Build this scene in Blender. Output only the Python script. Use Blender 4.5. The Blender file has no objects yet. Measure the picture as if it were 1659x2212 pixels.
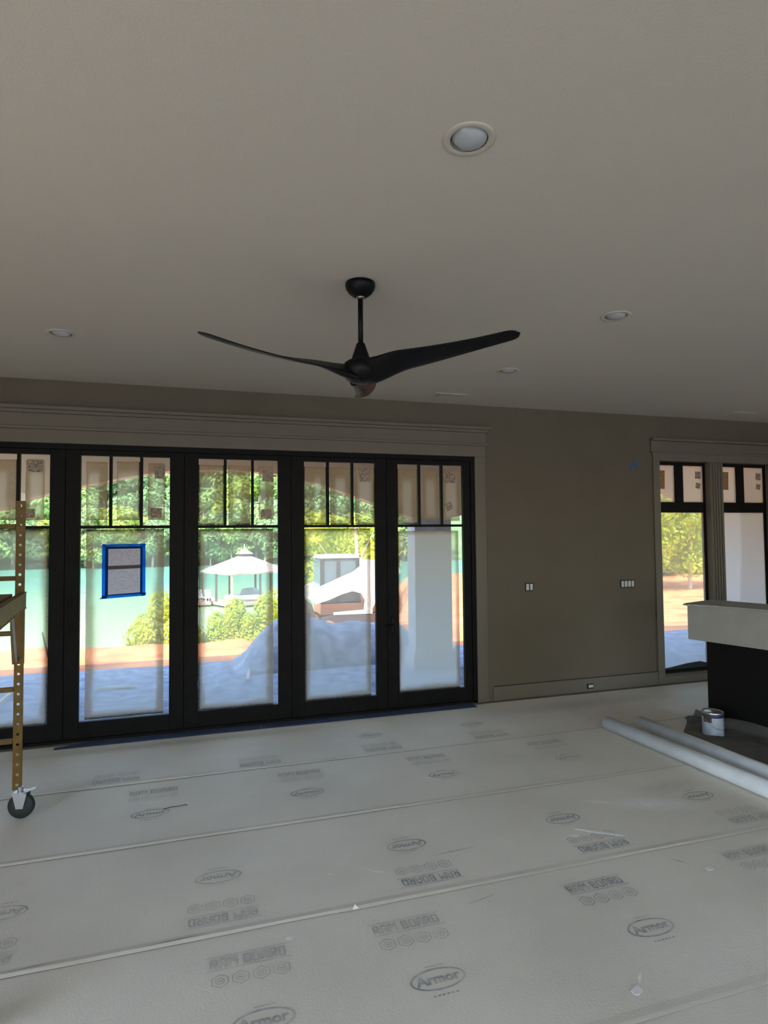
import bpy, bmesh, math, random
from mathutils import Vector, Matrix, noise
from mathutils.geometry import delaunay_2d_cdt
random.seed(7)
PI = math.pi
scene = bpy.context.scene
COL = scene.collection

# ------------------------------------------------------------------ camera
EYE = Vector((0, 0, 1.69))
FPX, PITCH, YAW, ROLL = 1296.117, 0.039200, 0.297001, -0.009379
fw = Vector((math.sin(YAW)*math.cos(PITCH), math.cos(YAW)*math.cos(PITCH), math.sin(PITCH)))
r0 = Vector((math.cos(YAW), -math.sin(YAW), 0)); u0 = r0.cross(fw)
rt = r0*math.cos(ROLL) + u0*math.sin(ROLL); up = -r0*math.sin(ROLL) + u0*math.cos(ROLL)
cd = bpy.data.cameras.new('camera'); cam = bpy.data.objects.new('camera', cd); COL.objects.link(cam)
M = Matrix((rt, up, -fw)).transposed().to_4x4(); M.translation = EYE
cam.matrix_world = M
cd.sensor_fit = 'HORIZONTAL'; cd.sensor_width = 36; cd.lens = FPX/1659*36
cd.clip_start = 0.05; cd.clip_end = 600
scene.camera = cam

# ------------------------------------------------------------------ sky, sun, exposure
world = bpy.data.worlds.new('sky'); scene.world = world; world.use_nodes = True
wn = world.node_tree.nodes; wl = world.node_tree.links
bg = wn['Background']; sky = wn.new('ShaderNodeTexSky'); sky.sky_type = 'NISHITA'
sky.sun_disc = False; sky.sun_elevation = math.radians(60); sky.sun_rotation = math.radians(215)
sky.dust_density = 1.5; sky.ozone_density = 1.0
wl.new(sky.outputs[0], bg.inputs[0]); bg.inputs[1].default_value = 0.42
sd = bpy.data.lights.new('sun', 'SUN'); sd.energy = 4.4; sd.angle = 0.009; sd.color = (1.0, .95, .86)
sun = bpy.data.objects.new('sun', sd); COL.objects.link(sun)
sun.rotation_euler = Vector((.50, .36, -.80)).to_track_quat('-Z', 'Y').to_euler()
scene.view_settings.view_transform = 'Standard'; scene.view_settings.look = 'None'
scene.view_settings.exposure = 1.25; scene.view_settings.gamma = 1.0
scene.view_settings.use_curve_mapping = False
scene.cycles.max_bounces = 14; scene.cycles.diffuse_bounces = 8; scene.cycles.transparent_max_bounces = 24
scene.cycles.transmission_bounces = 10; scene.cycles.sample_clamp_indirect = 8
scene.cycles.use_denoising = True

# ------------------------------------------------------------------ materials
def mat(name, col, rough=.6, metal=0., var=.0, vscale=6., bump=0., bscale=40., spec=.5, vcol=None, detail=4., stretch=None):
    m = bpy.data.materials.new(name); m.use_nodes = True
    n, l = m.node_tree.nodes, m.node_tree.links
    b = n['Principled BSDF']; b.inputs['Base Color'].default_value = (*col, 1)
    b.inputs['Roughness'].default_value = rough; b.inputs['Metallic'].default_value = metal
    b.inputs['Specular IOR Level'].default_value = spec
    tc = n.new('ShaderNodeTexCoord'); mp = n.new('ShaderNodeMapping'); l.new(tc.outputs['Object'], mp.inputs[0])
    if stretch: mp.inputs['Scale'].default_value = stretch
    if var > 0 or vcol:
        no = n.new('ShaderNodeTexNoise'); no.inputs['Scale'].default_value = vscale; no.inputs['Detail'].default_value = detail
        l.new(mp.outputs[0], no.inputs[0])
        cr = n.new('ShaderNodeValToRGB'); cr.color_ramp.elements[0].position = .32; cr.color_ramp.elements[1].position = .68
        a = vcol if vcol else tuple(c*(1-var) for c in col)
        cr.color_ramp.elements[0].color = (*a, 1); cr.color_ramp.elements[1].color = (*[min(1, c*(1+(0 if vcol else var))) for c in col], 1)
        l.new(no.outputs[0], cr.inputs[0]); l.new(cr.outputs[0], b.inputs['Base Color'])
    if bump > 0:
        nb = n.new('ShaderNodeTexNoise'); nb.inputs['Scale'].default_value = bscale; nb.inputs['Detail'].default_value = 3
        l.new(mp.outputs[0], nb.inputs[0]); bp = n.new('ShaderNodeBump'); bp.inputs['Strength'].default_value = bump
        bp.inputs['Distance'].default_value = .01
        l.new(nb.outputs[0], bp.inputs['Height']); l.new(bp.outputs[0], b.inputs['Normal'])
    return m

def glass_mat():
    m = bpy.data.materials.new('window_glass'); m.use_nodes = True
    n, l = m.node_tree.nodes, m.node_tree.links
    n.remove(n['Principled BSDF']); out = n['Material Output']
    t = n.new('ShaderNodeBsdfTransparent'); t.inputs[0].default_value = (.95, .97, .96, 1)
    g = n.new('ShaderNodeBsdfGlossy'); g.inputs['Roughness'].default_value = .02
    f = n.new('ShaderNodeFresnel'); f.inputs[0].default_value = 1.35
    x = n.new('ShaderNodeMixShader'); l.new(f.outputs[0], x.inputs[0]); l.new(t.outputs[0], x.inputs[1]); l.new(g.outputs[0], x.inputs[2])
    l.new(x.outputs[0], out.inputs[0]); return m

def film_mat(name='masking_film', clear=(.90, .93, .92), tan=(.31, .225, .135), t0=.64, t1=.11, dark=(.05, .035, .02)):
    """thin translucent plastic with tan and black overspray; the point attribute 'spray' says how much paint lies where"""
    m = bpy.data.materials.new(name); m.use_nodes = True
    n, l = m.node_tree.nodes, m.node_tree.links
    n.remove(n['Principled BSDF']); out = n['Material Output']
    at = n.new('ShaderNodeAttribute'); at.attribute_name = 'spray'
    tc = n.new('ShaderNodeTexCoord'); no = n.new('ShaderNodeTexNoise'); no.inputs['Scale'].default_value = 60; no.inputs['Detail'].default_value = 6
    l.new(tc.outputs['Object'], no.inputs[0])
    ma = n.new('ShaderNodeMath'); ma.operation = 'MULTIPLY_ADD'; ma.inputs[1].default_value = .16; l.new(no.outputs[0], ma.inputs[0])
    sb = n.new('ShaderNodeMath'); sb.operation = 'SUBTRACT'; sb.inputs[1].default_value = .08; l.new(at.outputs['Fac'], sb.inputs[0])
    l.new(sb.outputs[0], ma.inputs[2])
    cr = n.new('ShaderNodeValToRGB'); e = cr.color_ramp.elements
    e[0].position = 0; e[0].color = (*clear, 1); e[1].position = .75; e[1].color = (*tan, 1)
    k = e.new(.88); k.color = (*dark, 1)
    l.new(ma.outputs[0], cr.inputs[0])
    tr = n.new('ShaderNodeBsdfTranslucent'); l.new(cr.outputs[0], tr.inputs[0])
    df = n.new('ShaderNodeBsdfDiffuse'); l.new(cr.outputs[0], df.inputs[0])
    x1 = n.new('ShaderNodeMixShader'); x1.inputs[0].default_value = .22; l.new(tr.outputs[0], x1.inputs[1]); l.new(df.outputs[0], x1.inputs[2])
    tp = n.new('ShaderNodeBsdfTransparent')
    mr = n.new('ShaderNodeMapRange'); mr.inputs['From Min'].default_value = 0; mr.inputs['From Max'].default_value = .8
    mr.inputs['To Min'].default_value = t0; mr.inputs['To Max'].default_value = t1; l.new(ma.outputs[0], mr.inputs[0])
    x2 = n.new('ShaderNodeMixShader'); l.new(mr.outputs[0], x2.inputs[0]); l.new(x1.outputs[0], x2.inputs[1]); l.new(tp.outputs[0], x2.inputs[2])
    l.new(x2.outputs[0], out.inputs[0]); return m

def leaf_mat(name, a, b, tr=.35):
    m = bpy.data.materials.new(name); m.use_nodes = True
    n, l = m.node_tree.nodes, m.node_tree.links
    n.remove(n['Principled BSDF']); out = n['Material Output']
    tc = n.new('ShaderNodeTexCoord'); no = n.new('ShaderNodeTexNoise'); no.inputs['Scale'].default_value = 1.2; no.inputs['Detail'].default_value = 5
    l.new(tc.outputs['Object'], no.inputs[0])
    cr = n.new('ShaderNodeValToRGB'); cr.color_ramp.elements[0].position = .35; cr.color_ramp.elements[1].position = .65
    cr.color_ramp.elements[0].color = (*a, 1); cr.color_ramp.elements[1].color = (*b, 1); l.new(no.outputs[0], cr.inputs[0])
    d = n.new('ShaderNodeBsdfDiffuse'); t = n.new('ShaderNodeBsdfTranslucent')
    l.new(cr.outputs[0], d.inputs[0]); l.new(cr.outputs[0], t.inputs[0])
    x = n.new('ShaderNodeMixShader'); x.inputs[0].default_value = tr; l.new(d.outputs[0], x.inputs[1]); l.new(t.outputs[0], x.inputs[2])
    l.new(x.outputs[0], out.inputs[0]); return m

def tape_mat(name, col, transl=.5, thru=None, amt=0.):
    m = bpy.data.materials.new(name); m.use_nodes = True
    n, l = m.node_tree.nodes, m.node_tree.links
    n.remove(n['Principled BSDF']); out = n['Material Output']
    tr = n.new('ShaderNodeBsdfTranslucent'); df = n.new('ShaderNodeBsdfDiffuse')
    tr.inputs[0].default_value = (*col, 1); df.inputs[0].default_value = (*col, 1)
    x = n.new('ShaderNodeMixShader'); x.inputs[0].default_value = 1-transl
    l.new(tr.outputs[0], x.inputs[1]); l.new(df.outputs[0], x.inputs[2]); l.new(x.outputs[0], out.inputs[0])
    if thru:
        tp = n.new('ShaderNodeBsdfTransparent'); tp.inputs[0].default_value = (*thru, 1); y = n.new('ShaderNodeMixShader'); y.inputs[0].default_value = amt
        l.new(x.outputs[0], y.inputs[1]); l.new(tp.outputs[0], y.inputs[2]); l.new(y.outputs[0], out.inputs[0])
    return m

m_ceil = mat('ceiling_paint', (.495, .452, .385), .9, bump=.14, bscale=160)
m_wall = mat('greige_wall_paint', (.108, .089, .060), .85, bump=.15, bscale=120, var=.04, vscale=3)
m_trim = mat('greige_trim_paint', (.122, .102, .073), .55, var=.03, vscale=4)
m_other = mat('pale_wall_paint', (.62, .59, .54), .9)
m_black = mat('black_frame_paint', (.006, .005, .0045), .55, var=.3, vscale=9, spec=.12)
m_fan = mat('matte_black_fan', (.0035, .0035, .004), .42, bump=.05, bscale=60, spec=.16)
m_board = mat('floor_protection_board', (.75, .71, .62), .62, var=.065, vscale=1.6, bump=.12, bscale=90, stretch=(1, 1, 1))
def add_marks(m, spots, rgb=(.93, .92, .89)):
    # drywall dust, scuffs and darker bands on the boards, each with its own place and outline
    n, l = m.node_tree.nodes, m.node_tree.links; b = n['Principled BSDF']; src = b.inputs['Base Color'].links[0].from_socket
    tc = n.new('ShaderNodeTexCoord'); no = n.new('ShaderNodeTexNoise'); no.inputs['Scale'].default_value = 22; no.inputs['Detail'].default_value = 5; l.new(tc.outputs['Object'], no.inputs[0]); acc = None
    for x, y, rx, ry, ro, am in spots:
        mp = n.new('ShaderNodeMapping'); mp.vector_type = 'TEXTURE'; mp.inputs['Location'].default_value = (x, y, 0); mp.inputs['Rotation'].default_value = (0, 0, ro); mp.inputs['Scale'].default_value = (rx, ry, 1)
        l.new(tc.outputs['Object'], mp.inputs[0]); ln_ = n.new('ShaderNodeVectorMath'); ln_.operation = 'LENGTH'; l.new(mp.outputs[0], ln_.inputs[0])
        mr = n.new('ShaderNodeMapRange'); mr.inputs['From Min'].default_value = 1; mr.inputs['From Max'].default_value = .15; mr.inputs['To Max'].default_value = am; l.new(ln_.outputs['Value'], mr.inputs[0])
        if acc is None: acc = mr.outputs[0]
        else:
            ad = n.new('ShaderNodeMath'); ad.operation = 'MAXIMUM'; l.new(acc, ad.inputs[0]); l.new(mr.outputs[0], ad.inputs[1]); acc = ad.outputs[0]
    mu = n.new('ShaderNodeMath'); mu.operation = 'MULTIPLY'; mu.use_clamp = True; l.new(acc, mu.inputs[0])
    sc_ = n.new('ShaderNodeMath'); sc_.operation = 'MULTIPLY'; sc_.inputs[1].default_value = 2.0; l.new(no.outputs[0], sc_.inputs[0]); l.new(sc_.outputs[0], mu.inputs[1])
    mx = n.new('ShaderNodeMix'); mx.data_type = 'RGBA'; l.new(mu.outputs[0], mx.inputs[0]); l.new(src, mx.inputs[6]); mx.inputs[7].default_value = (*rgb, 1); l.new(mx.outputs[2], b.inputs['Base Color'])
add_marks(m_board, [(2.70, 3.16, .34, .12, -.35, .55), (2.42, 3.28, .20, .03, -.45, .5), (2.02, 2.965, .10, .022, -.1, .8), (.86, 2.965, .06, .007, -.45, .9), (.82, 3.00, .035, .005, -.2, .7), (1.60, 1.965, .045, .009, .75, .9), (.36, 2.60, .022, .016, 0, .9), (.62, 3.02, .02, .01, 0, .5), (1.95, 2.0, .5, .35, .3, .16), (.2, 3.3, .7, .25, .1, .12)])
add_marks(m_board, [(1.30, 3.03, .16, .006, .05, .6), (1.25, 2.60, .10, .005, .2, .5), (2.36, 2.585, .05, .004, -.9, .9), (3.0, 3.35, .3, .12, .1, .2), (.95, 4.53, .07, .005, .0, 1), (-.1, 2.73, .16, .006, .05, .9), (-.62, 2.74, .14, .006, .05, .8), (-.2, 5.3, 1.5, .10, 0, .35), (3.6, 5.2, 1.2, .2, 0, .25)], (.16, .15, .13))  # dark scuffs, streaks along seams, wide darker bands near the door wall
m_sub = mat('plywood_subfloor', (.20, .18, .15), .8, var=.2, vscale=4, stretch=(1, 8, 1))
m_ink = mat('grey_print_ink', (.58, .57, .53), .8, vcol=(.22, .24, .27), vscale=16)
m_canlab = mat('dark_can_label', (.07, .05, .045), .6, var=.5, vscale=60)
m_balljoint = mat('dark_steel', (.22, .2, .19), .3, .8)
m_ink2 = mat('faded_print_ink', (.64, .62, .565), .8, vcol=(.36, .37, .37), vscale=14)
m_dust = mat('white_drywall_dust', (.80, .80, .78), .95)
m_pvc = mat('pale_grey_pvc', (.80, .84, .88), .26, var=.06, vscale=7, bump=.04)
m_yellow = mat('yellow_scaffold_paint', (.125, .070, .010), .5, spec=.25, var=.22, vscale=18)
m_wood = mat('scaffold_plywood', (.20, .12, .06), .7, var=.35, vscale=7, stretch=(1, 6, 1))
m_steel = mat('galvanised_steel', (.55, .56, .57), .35, .9, var=.1)
m_rubber = mat('black_rubber', (.018, .018, .018), .65)
m_card = mat('grey_cardboard_wrap', (.30, .29, .265), .8, var=.06, vscale=5)
m_base = mat('black_panel', (.006, .0055, .005), .55, spec=.15)
m_cloth = mat('grey_drop_cloth', (.12, .115, .10), .85, var=.22, vscale=7)
m_blue = tape_mat('blue_tape', (.05, .36, .90), .75, (.10, .42, .95), .65)
m_bluedark = tape_mat('blue_tape_over_paper', (.01, .09, .34), .6, (.03, .16, .5), .25)
m_bluefl = mat('blue_floor_tape', (.035, .055, .13), .7, var=.2, vscale=12)
m_bluewall = mat('blue_wall_tape', (.012, .085, .22), .7)
m_paper = tape_mat('printed_paper', (.80, .76, .82), .75, (.7, .66, .72), .3)
m_fold = tape_mat('paper_folded_band', (.30, .27, .28), .75)
m_white = mat('white_plastic', (.48, .47, .44), .4)
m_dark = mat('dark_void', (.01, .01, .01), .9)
m_fix = mat('fixture_white', (.45, .41, .35), .6)
m_edge_shade = mat('cut_board_edge', (.10, .085, .065), .9)  # cut edge coloured dark to stand for the gap shadow at each seam
m_lens = mat('glossy_lamp_lens', (.36, .375, .385), .08, spec=.8)
m_can = mat('paint_can_label', (.42, .47, .54), .45, var=.12, vscale=14)
m_lab = mat('printed_label', (.25, .19, .14), .7, var=.6, vscale=70)
m_gold = mat('brown_printed_label', (.28, .15, .05), .7, var=.75, vscale=120)
m_glass = glass_mat()
m_film = film_mat()
m_film2 = film_mat('heavy_masking_film', t0=.42, t1=.1)
m_haze = film_mat('frosted_film', clear=(.88, .89, .90), tan=(.6, .52, .42), t0=.28, t1=.08)
m_gravel = mat('blue_grey_gravel', (.29, .345, .45), .95, vcol=(.13, .165, .24), vscale=6, bump=.8, bscale=14, detail=8)
m_clay = mat('orange_clay', (.90, .34, .12), .95, vcol=(.50, .15, .05), vscale=1.3, bump=.7, bscale=5, detail=8)
m_bounce = mat('pale_concrete', (.60, .58, .55), .9, var=.08, vscale=1)
m_porch = mat('cream_porch_paint', (.74, .58, .40), .8)
m_stone = mat('blue_grey_column_cladding', (.44, .46, .50), .85, var=.15, vscale=5)
m_lake = mat('lake_water', (.13, .30, .22), .25, bump=.25, bscale=.9, spec=.4)
ln = m_lake.node_tree; lt_ = ln.nodes.new('ShaderNodeTexCoord'); ls_ = ln.nodes.new('ShaderNodeSeparateXYZ'); lr = ln.nodes.new('ShaderNodeMapRange'); lc = ln.nodes.new('ShaderNodeValToRGB')
ln.links.new(lt_.outputs['Object'], ls_.inputs[0]); ln.links.new(ls_.outputs['Y'], lr.inputs[0]); lr.inputs['From Min'].default_value = 22; lr.inputs['From Max'].default_value = 95
ln.links.new(lr.outputs[0], lc.inputs[0]); lc.color_ramp.elements[0].color = (.40, .47, .18, 1); lc.color_ramp.elements[1].color = (.10, .28, .20, 1); ln.links.new(lc.outputs[0], ln.nodes['Principled BSDF'].inputs['Base Color'])
m_whp = mat('white_vehicle_paint', (.85, .85, .83), .35)
m_cab = mat('grey_tinted_glass', (.16, .20, .21), .15)
m_track = mat('loader_track_rubber', (.07, .055, .05), .8)
m_orange = mat('orange_primer', (.55, .26, .12), .6)
m_roof = mat('weathered_pale_roof', (.66, .60, .54), .7, vcol=(.50, .33, .26), vscale=1.1)
m_dock = mat('dock_timber', (.50, .34, .25), .8, var=.15)
m_post = mat('dock_post_dark', (.10, .085, .08), .8)
m_bark = mat('pale_bark', (.50, .42, .32), .9, var=.2, vscale=6)
L_far = [leaf_mat('far_foliage_dark', (.14, .26, .12), (.30, .46, .20)), leaf_mat('far_foliage_mid', (.20, .33, .11), (.42, .58, .20)),
         leaf_mat('far_foliage_yellow', (.20, .32, .05), (.50, .60, .12))]
L_near = leaf_mat('yellow_green_foliage', (.30, .42, .04), (.68, .74, .10), .45)
m_hill = mat('wooded_hill_ground', (.12, .22, .08), .95, var=.3, vscale=.2)

# ------------------------------------------------------------------ helpers
def link(name, me, m, parent=None, kind=None, label=None, cat=None, group=None, smooth=False, loc=None):
    if isinstance(me, bmesh.types.BMesh):
        bm = me; me = bpy.data.meshes.new(name); bmesh.ops.recalc_face_normals(bm, faces=bm.faces); bm.to_mesh(me); bm.free()
    if m is not None and len(me.materials) == 0: me.materials.append(m)
    if smooth:
        for p in me.polygons: p.use_smooth = True
    o = bpy.data.objects.new(name, me); COL.objects.link(o)
    if parent: o.parent = parent
    if loc: o.location = loc
    return tag(o, kind, label, cat, group)

def tag(o, kind=None, label=None, cat=None, group=None):
    if kind: o['kind'] = kind
    if label: o['label'] = label
    if cat: o['category'] = cat
    if group: o['group'] = group
    return o

def empty(name, loc=(0, 0, 0), rz=0, **k):
    o = bpy.data.objects.new(name, None); COL.objects.link(o); o.location = loc; o.rotation_euler = (0, 0, rz)
    o.empty_display_size = .1
    return tag(o, **k)

def copy_tree(o, parent=None):
    c = o.copy(); COL.objects.link(c); c.parent = parent
    for ch in list(o.children): copy_tree(ch, c)
    return c

def box(bm, a, b, mtx=None, bev=0):
    x0, y0, z0 = a; x1, y1, z1 = b
    vs = [bm.verts.new(v) for v in ((x0,y0,z0),(x1,y0,z0),(x1,y1,z0),(x0,y1,z0),(x0,y0,z1),(x1,y0,z1),(x1,y1,z1),(x0,y1,z1))]
    fs = [bm.faces.new([vs[i] for i in f]) for f in ((0,3,2,1),(4,5,6,7),(0,1,5,4),(1,2,6,5),(2,3,7,6),(3,0,4,7))]
    if bev > 0:
        es = list({e for f in fs for e in f.edges})
        r = bmesh.ops.bevel(bm, geom=es, offset=bev, segments=2, profile=.5, affect='EDGES')
        vs = list({v for f in r['faces'] for v in f.verts} | {v for v in vs if v.is_valid})
    if mtx: bmesh.ops.transform(bm, matrix=mtx, verts=[v for v in vs if v.is_valid])
    return vs

def bx(a, b, bev=0):
    bm = bmesh.new(); box(bm, a, b, bev=bev); return bm

def lathe(bm, prof, n=32, cx=0, cy=0, cap=True):
    rings = []
    for r, z in prof:
        rings.append([bm.verts.new((cx+r*math.cos(2*PI*i/n), cy+r*math.sin(2*PI*i/n), z)) for i in range(n)])
    for a, b in zip(rings, rings[1:]):
        for i in range(n):
            j = (i+1) % n; bm.faces.new((a[i], a[j], b[j], b[i]))
    if cap:
        bm.faces.new(rings[0][::-1]); bm.faces.new(rings[-1])
    return bm

def tube(bm, p, q, r, n=12, r2=None, cap=True):
    p, q = Vector(p), Vector(q); d = (q-p).normalized()
    a = d.orthogonal().normalized(); b = d.cross(a); r2 = r if r2 is None else r2
    A = [bm.verts.new(p+(a*math.cos(2*PI*i/n)+b*math.sin(2*PI*i/n))*r) for i in range(n)]
    B = [bm.verts.new(q+(a*math.cos(2*PI*i/n)+b*math.sin(2*PI*i/n))*r2) for i in range(n)]
    for i in range(n):
        j = (i+1) % n; bm.faces.new((A[i], A[j], B[j], B[i]))
    if cap: bm.faces.new(A[::-1]); bm.faces.new(B)

def prism(bm, pts, axis, a, b):
    """pts: 2-D outline; axis 'y': (x,z) swept from y=a to b; axis 'z': (x,y); axis 'x': (y,z)"""
    f = {'y': lambda p, t: (p[0], t, p[1]), 'z': lambda p, t: (p[0], p[1], t), 'x': lambda p, t: (t, p[0], p[1])}[axis]
    A = [bm.verts.new(f(p, a)) for p in pts]; B = [bm.verts.new(f(p, b)) for p in pts]
    bm.faces.new(A[::-1]); bm.faces.new(B); n = len(pts)
    for i in range(n):
        j = (i+1) % n; bm.faces.new((A[i], A[j], B[j], B[i]))

def xform(bm, m): bmesh.ops.transform(bm, matrix=m, verts=bm.verts); return bm

D = 5.584          # room face of the door wall
ZC = 3.021         # ceiling
XL, XR, YB = -3.6, 8.2, -6.0

# ------------------------------------------------------------------ room shell
wall = empty('wall_back', (0, D, 0), kind='structure')
def wpart(a, b, name='wall_section', m=m_wall, bev=0):
    return link(name, bx((a[0], a[1]-D, a[2]), (b[0], b[1]-D, b[2]), bev), m, wall)
WT = .15
DX0, DX1, DZ = -2.10, 2.678, 2.487           # sliding door opening
W1, W2, W3, W4, WZ0, WZ1 = 4.980, 5.712, 5.900, 6.64, .085, 2.512
wpart((XL, D, -.05), (DX0, D+WT, ZC+.02)); wpart((DX0, D, DZ), (DX1, D+WT, ZC+.02))
wpart((DX1, D, -.05), (W1, D+WT, ZC+.02)); wpart((W1, D, WZ1), (W4, D+WT, ZC+.02))
wpart((W1, D, -.05), (W4, D+WT, WZ0)); wpart((W2, D+.002, WZ0), (W3, D+WT, WZ1), 'mullion', m_trim); wpart((W4, D, -.05), (XR+.15, D+WT, ZC+.02))
for nm, xa, opn in (('wall_left', XL-.15, [(-5.4, -2.3), (-1.9, 1.3)]), ('wall_right', XR, [(-5.2, -2.2), (-1.8, 1.2)])):  # unseen side walls; their openings are added to bring in fill daylight
    sw = empty(nm, (xa, 0, 0), kind='structure'); ys = [YB-.15]+[v for o in opn for v in o]+[D+(WT if nm == 'wall_left' else 0)]
    for a, b in zip(ys[::2], ys[1::2]): link('wall_section', bx((0, a, -.05), (.15, b, ZC+.02)), m_other, sw)
    for a, b in opn:
        link('wall_section', bx((0, a, 2.75), (.15, b, ZC+.02)), m_other, sw); bm = bmesh.new()
        for p, q in (((.05, a, 0), (.11, b, .06)), ((.05, a, 2.69), (.11, b, 2.75)), ((.05, a, .06), (.11, a+.06, 2.69)), ((.05, b-.06, .06), (.11, b, 2.69)), ((.05, (a+b)/2-.04, .06), (.11, (a+b)/2+.04, 2.69))): box(bm, p, q)
        link('window_frame', bm, m_black, sw)
# rear wall: unseen wide openings added to let daylight into the room
rear = empty('wall_rear', (0, YB, 0), kind='structure')
ops = [(-3.2, -.2), (1.0, 4.4)]; xs = [XL]+[v for o in ops for v in o]+[XR]
for a, b in zip(xs[::2], xs[1::2]): link('wall_section', bx((a, -.15, -.05), (b, 0, ZC+.02)), m_other, rear)
for a, b in ops: link('wall_section', bx((a, -.15, 2.75), (b, 0, ZC+.02)), m_other, rear)
for i, (a, b) in enumerate(ops):
    g = empty('window_%d' % (i+4), (0, YB-.1, 0), kind='structure')  # unseen opening, added to admit daylight
    bm = bmesh.new()
    for p, q in (((a, -.03, 0), (b, .03, .06)), ((a, -.03, 2.69), (b, .03, 2.75)), ((a, -.03, .06), (a+.06, .03, 2.69)), ((b-.06, -.03, .06), (b, .03, 2.69)), (((a+b)/2-.04, -.03, .06), ((a+b)/2+.04, .03, 2.69))): box(bm, p, q)
    link('window_frame', bm, m_black, g)

# ceiling with round cut-outs for the recessed lamps
LAMPS = [(.862, 1.797), (-.872, 4.29), (2.43, 3.05), (2.39, 4.328)]
vs = [Vector(p) for p in ((XL, YB), (XR, YB), (XR, D), (XL, D))]; es = [(0, 1), (1, 2), (2, 3), (3, 0)]
for cx, cy in LAMPS:
    k = len(vs); n = 32
    vs += [Vector((cx+.066*math.cos(2*PI*i/n), cy+.066*math.sin(2*PI*i/n))) for i in range(n)]
    es += [(k+i, k+(i+1) % n) for i in range(n)]
# a few extra points so triangles stay regular
ov, oe, of, *_ = delaunay_2d_cdt(vs, es, [], 1, 1e-6)
bm = bmesh.new(); bv = [bm.verts.new((v[0], v[1], ZC)) for v in ov]
for f in of:
    c = sum((ov[i] for i in f), Vector((0, 0)))/len(f)
    if any((c-Vector(l)).length < .064 for l in LAMPS): continue
    bm.faces.new([bv[i] for i in f])
link('ceiling', bm, m_ceil, kind='structure')
link('roof_slab', bx((XL-.25, YB-.25, ZC+.16), (XR+.5, D+WT, ZC+.34)), m_porch, kind='structure')

# floor: subfloor with overlapping strips of protection board
floor = empty('floor', (0, 0, 0), kind='structure')
link('subfloor', bx((XL, YB, -.06), (XR, D+.02, -.004)), m_sub, floor)
SEAMS = [5.515, 4.51, 3.60, 2.70, 1.79, .88, -.03, -.94, -1.85, -2.76, -3.67, -4.58, -5.49, -5.98]
strips = []
def sm_(a, b, t): t = max(0, min(1, (t-a)/(b-a))); return t*t*(3-2*t)
for i, (ya, yb) in enumerate(zip(SEAMS, SEAMS[1:])):
    bm = bmesh.new(); nx = 60 if i < 5 else 8
    x0, x1 = XL+.01, XR-.01; rows = []
    under = yb-.03
    for j in range(nx+1):
        x = x0+(x1-x0)*j/nx
        w = .006*noise.noise(Vector((x*1.7, i*9.1, 0))) + .004*noise.noise(Vector((x*5, i*3.3, 4)))
        lift = (max(0, noise.noise(Vector((x*1.3, i*5.7, 8))))*.008 + .007*(1-sm_(-.2, 2.2, x)))*(1 if i in (0, 1, 2) else .6) if i < 5 else 0
        # top edge tucks under the strip above; the bottom edge lies on the strip below and curls a little
        top = ya+.0 if i == 0 else ya+.03
        prof = [(top, .0002), (yb+.055, .0006), (yb+.020, .0028+lift*.62), (yb+w+.003, .0030+lift*.15), (yb+w, .0026+lift*.15), (yb+w+.001, .0008)]
        if i == 0: prof[0] = (ya+w, .0002)
        rows.append([bm.verts.new((x, py, pz)) for py, pz in prof])
    for a, b in zip(rows, rows[1:]):
        for k in range(len(a)-1): bm.faces.new((a[k], a[k+1], b[k+1], b[k]))
    o = link('protection_board', bm, m_board, floor); o.data.materials.append(m_edge_shade); strips.append(o)
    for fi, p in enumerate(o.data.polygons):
        if fi % 5 == 4: p.material_index = 1  # lip face takes the painted seam shadow
# board printing
def text_mesh(s, size, bold=.0, xs=1.0):
    cu = bpy.data.curves.new('t', 'FONT'); cu.body = s; cu.size = size; cu.align_x = 'CENTER'; cu.align_y = 'CENTER'; cu.offset = bold
    cu.resolution_u = 2
    o = bpy.data.objects.new('t', cu); COL.objects.link(o); dg = bpy.context.evaluated_depsgraph_get()
    me = bpy.data.meshes.new_from_object(o.evaluated_get(dg)); bpy.data.objects.remove(o); bpy.data.curves.remove(cu)
    for v in me.vertices: v.co.x *= xs
    return me
def ring(bm, rx, ry, w, n=40, c=(0, 0), ph=0):
    A = [bm.verts.new((c[0]+rx*math.cos(ph+2*PI*i/n), c[1]+ry*math.sin(ph+2*PI*i/n), 0)) for i in range(n)]
    B = [bm.verts.new((c[0]+(rx-w)*math.cos(ph+2*PI*i/n), c[1]+(ry-w)*math.sin(ph+2*PI*i/n), 0)) for i in range(n)]
    for i in range(n):
        j = (i+1) % n; bm.faces.new((A[i], A[j], B[j], B[i]))
def quad(bm, x0, y0, x1, y1, z=0): bm.faces.new([bm.verts.new(p) for p in ((x0, y0, z), (x1, y0, z), (x1, y1, z), (x0, y1, z))])
GLY = {'R': [(0,0,.28,1.4),(0,1.16,.85,1.4),(.66,.72,.94,1.3),(0,.58,.85,.82),(.42,.3,.72,.6),(.60,0,.98,.32)],
       'A': [(0,0,.28,1.1),(.14,1.1,.84,1.4),(.70,0,.98,1.1),(0,.42,.98,.64)],
       'M': [(0,0,.28,1.4),(.92,0,1.2,1.4),(.28,.95,.46,1.35),(.44,.62,.76,1.1),(.74,.95,.92,1.35)],
       'B': [(0,0,.28,1.4),(0,1.16,.84,1.4),(0,.6,.84,.82),(0,0,.84,.24),(.66,.8,.92,1.3),(.68,.1,.96,.66)],
       'O': [(0,.14,.28,1.26),(.70,.14,.98,1.26),(.12,1.16,.86,1.4),(.12,0,.86,.24)],
       'D': [(0,0,.28,1.4),(.70,.14,.98,1.26),(0,1.16,.86,1.4),(0,0,.86,.24)]}
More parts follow.
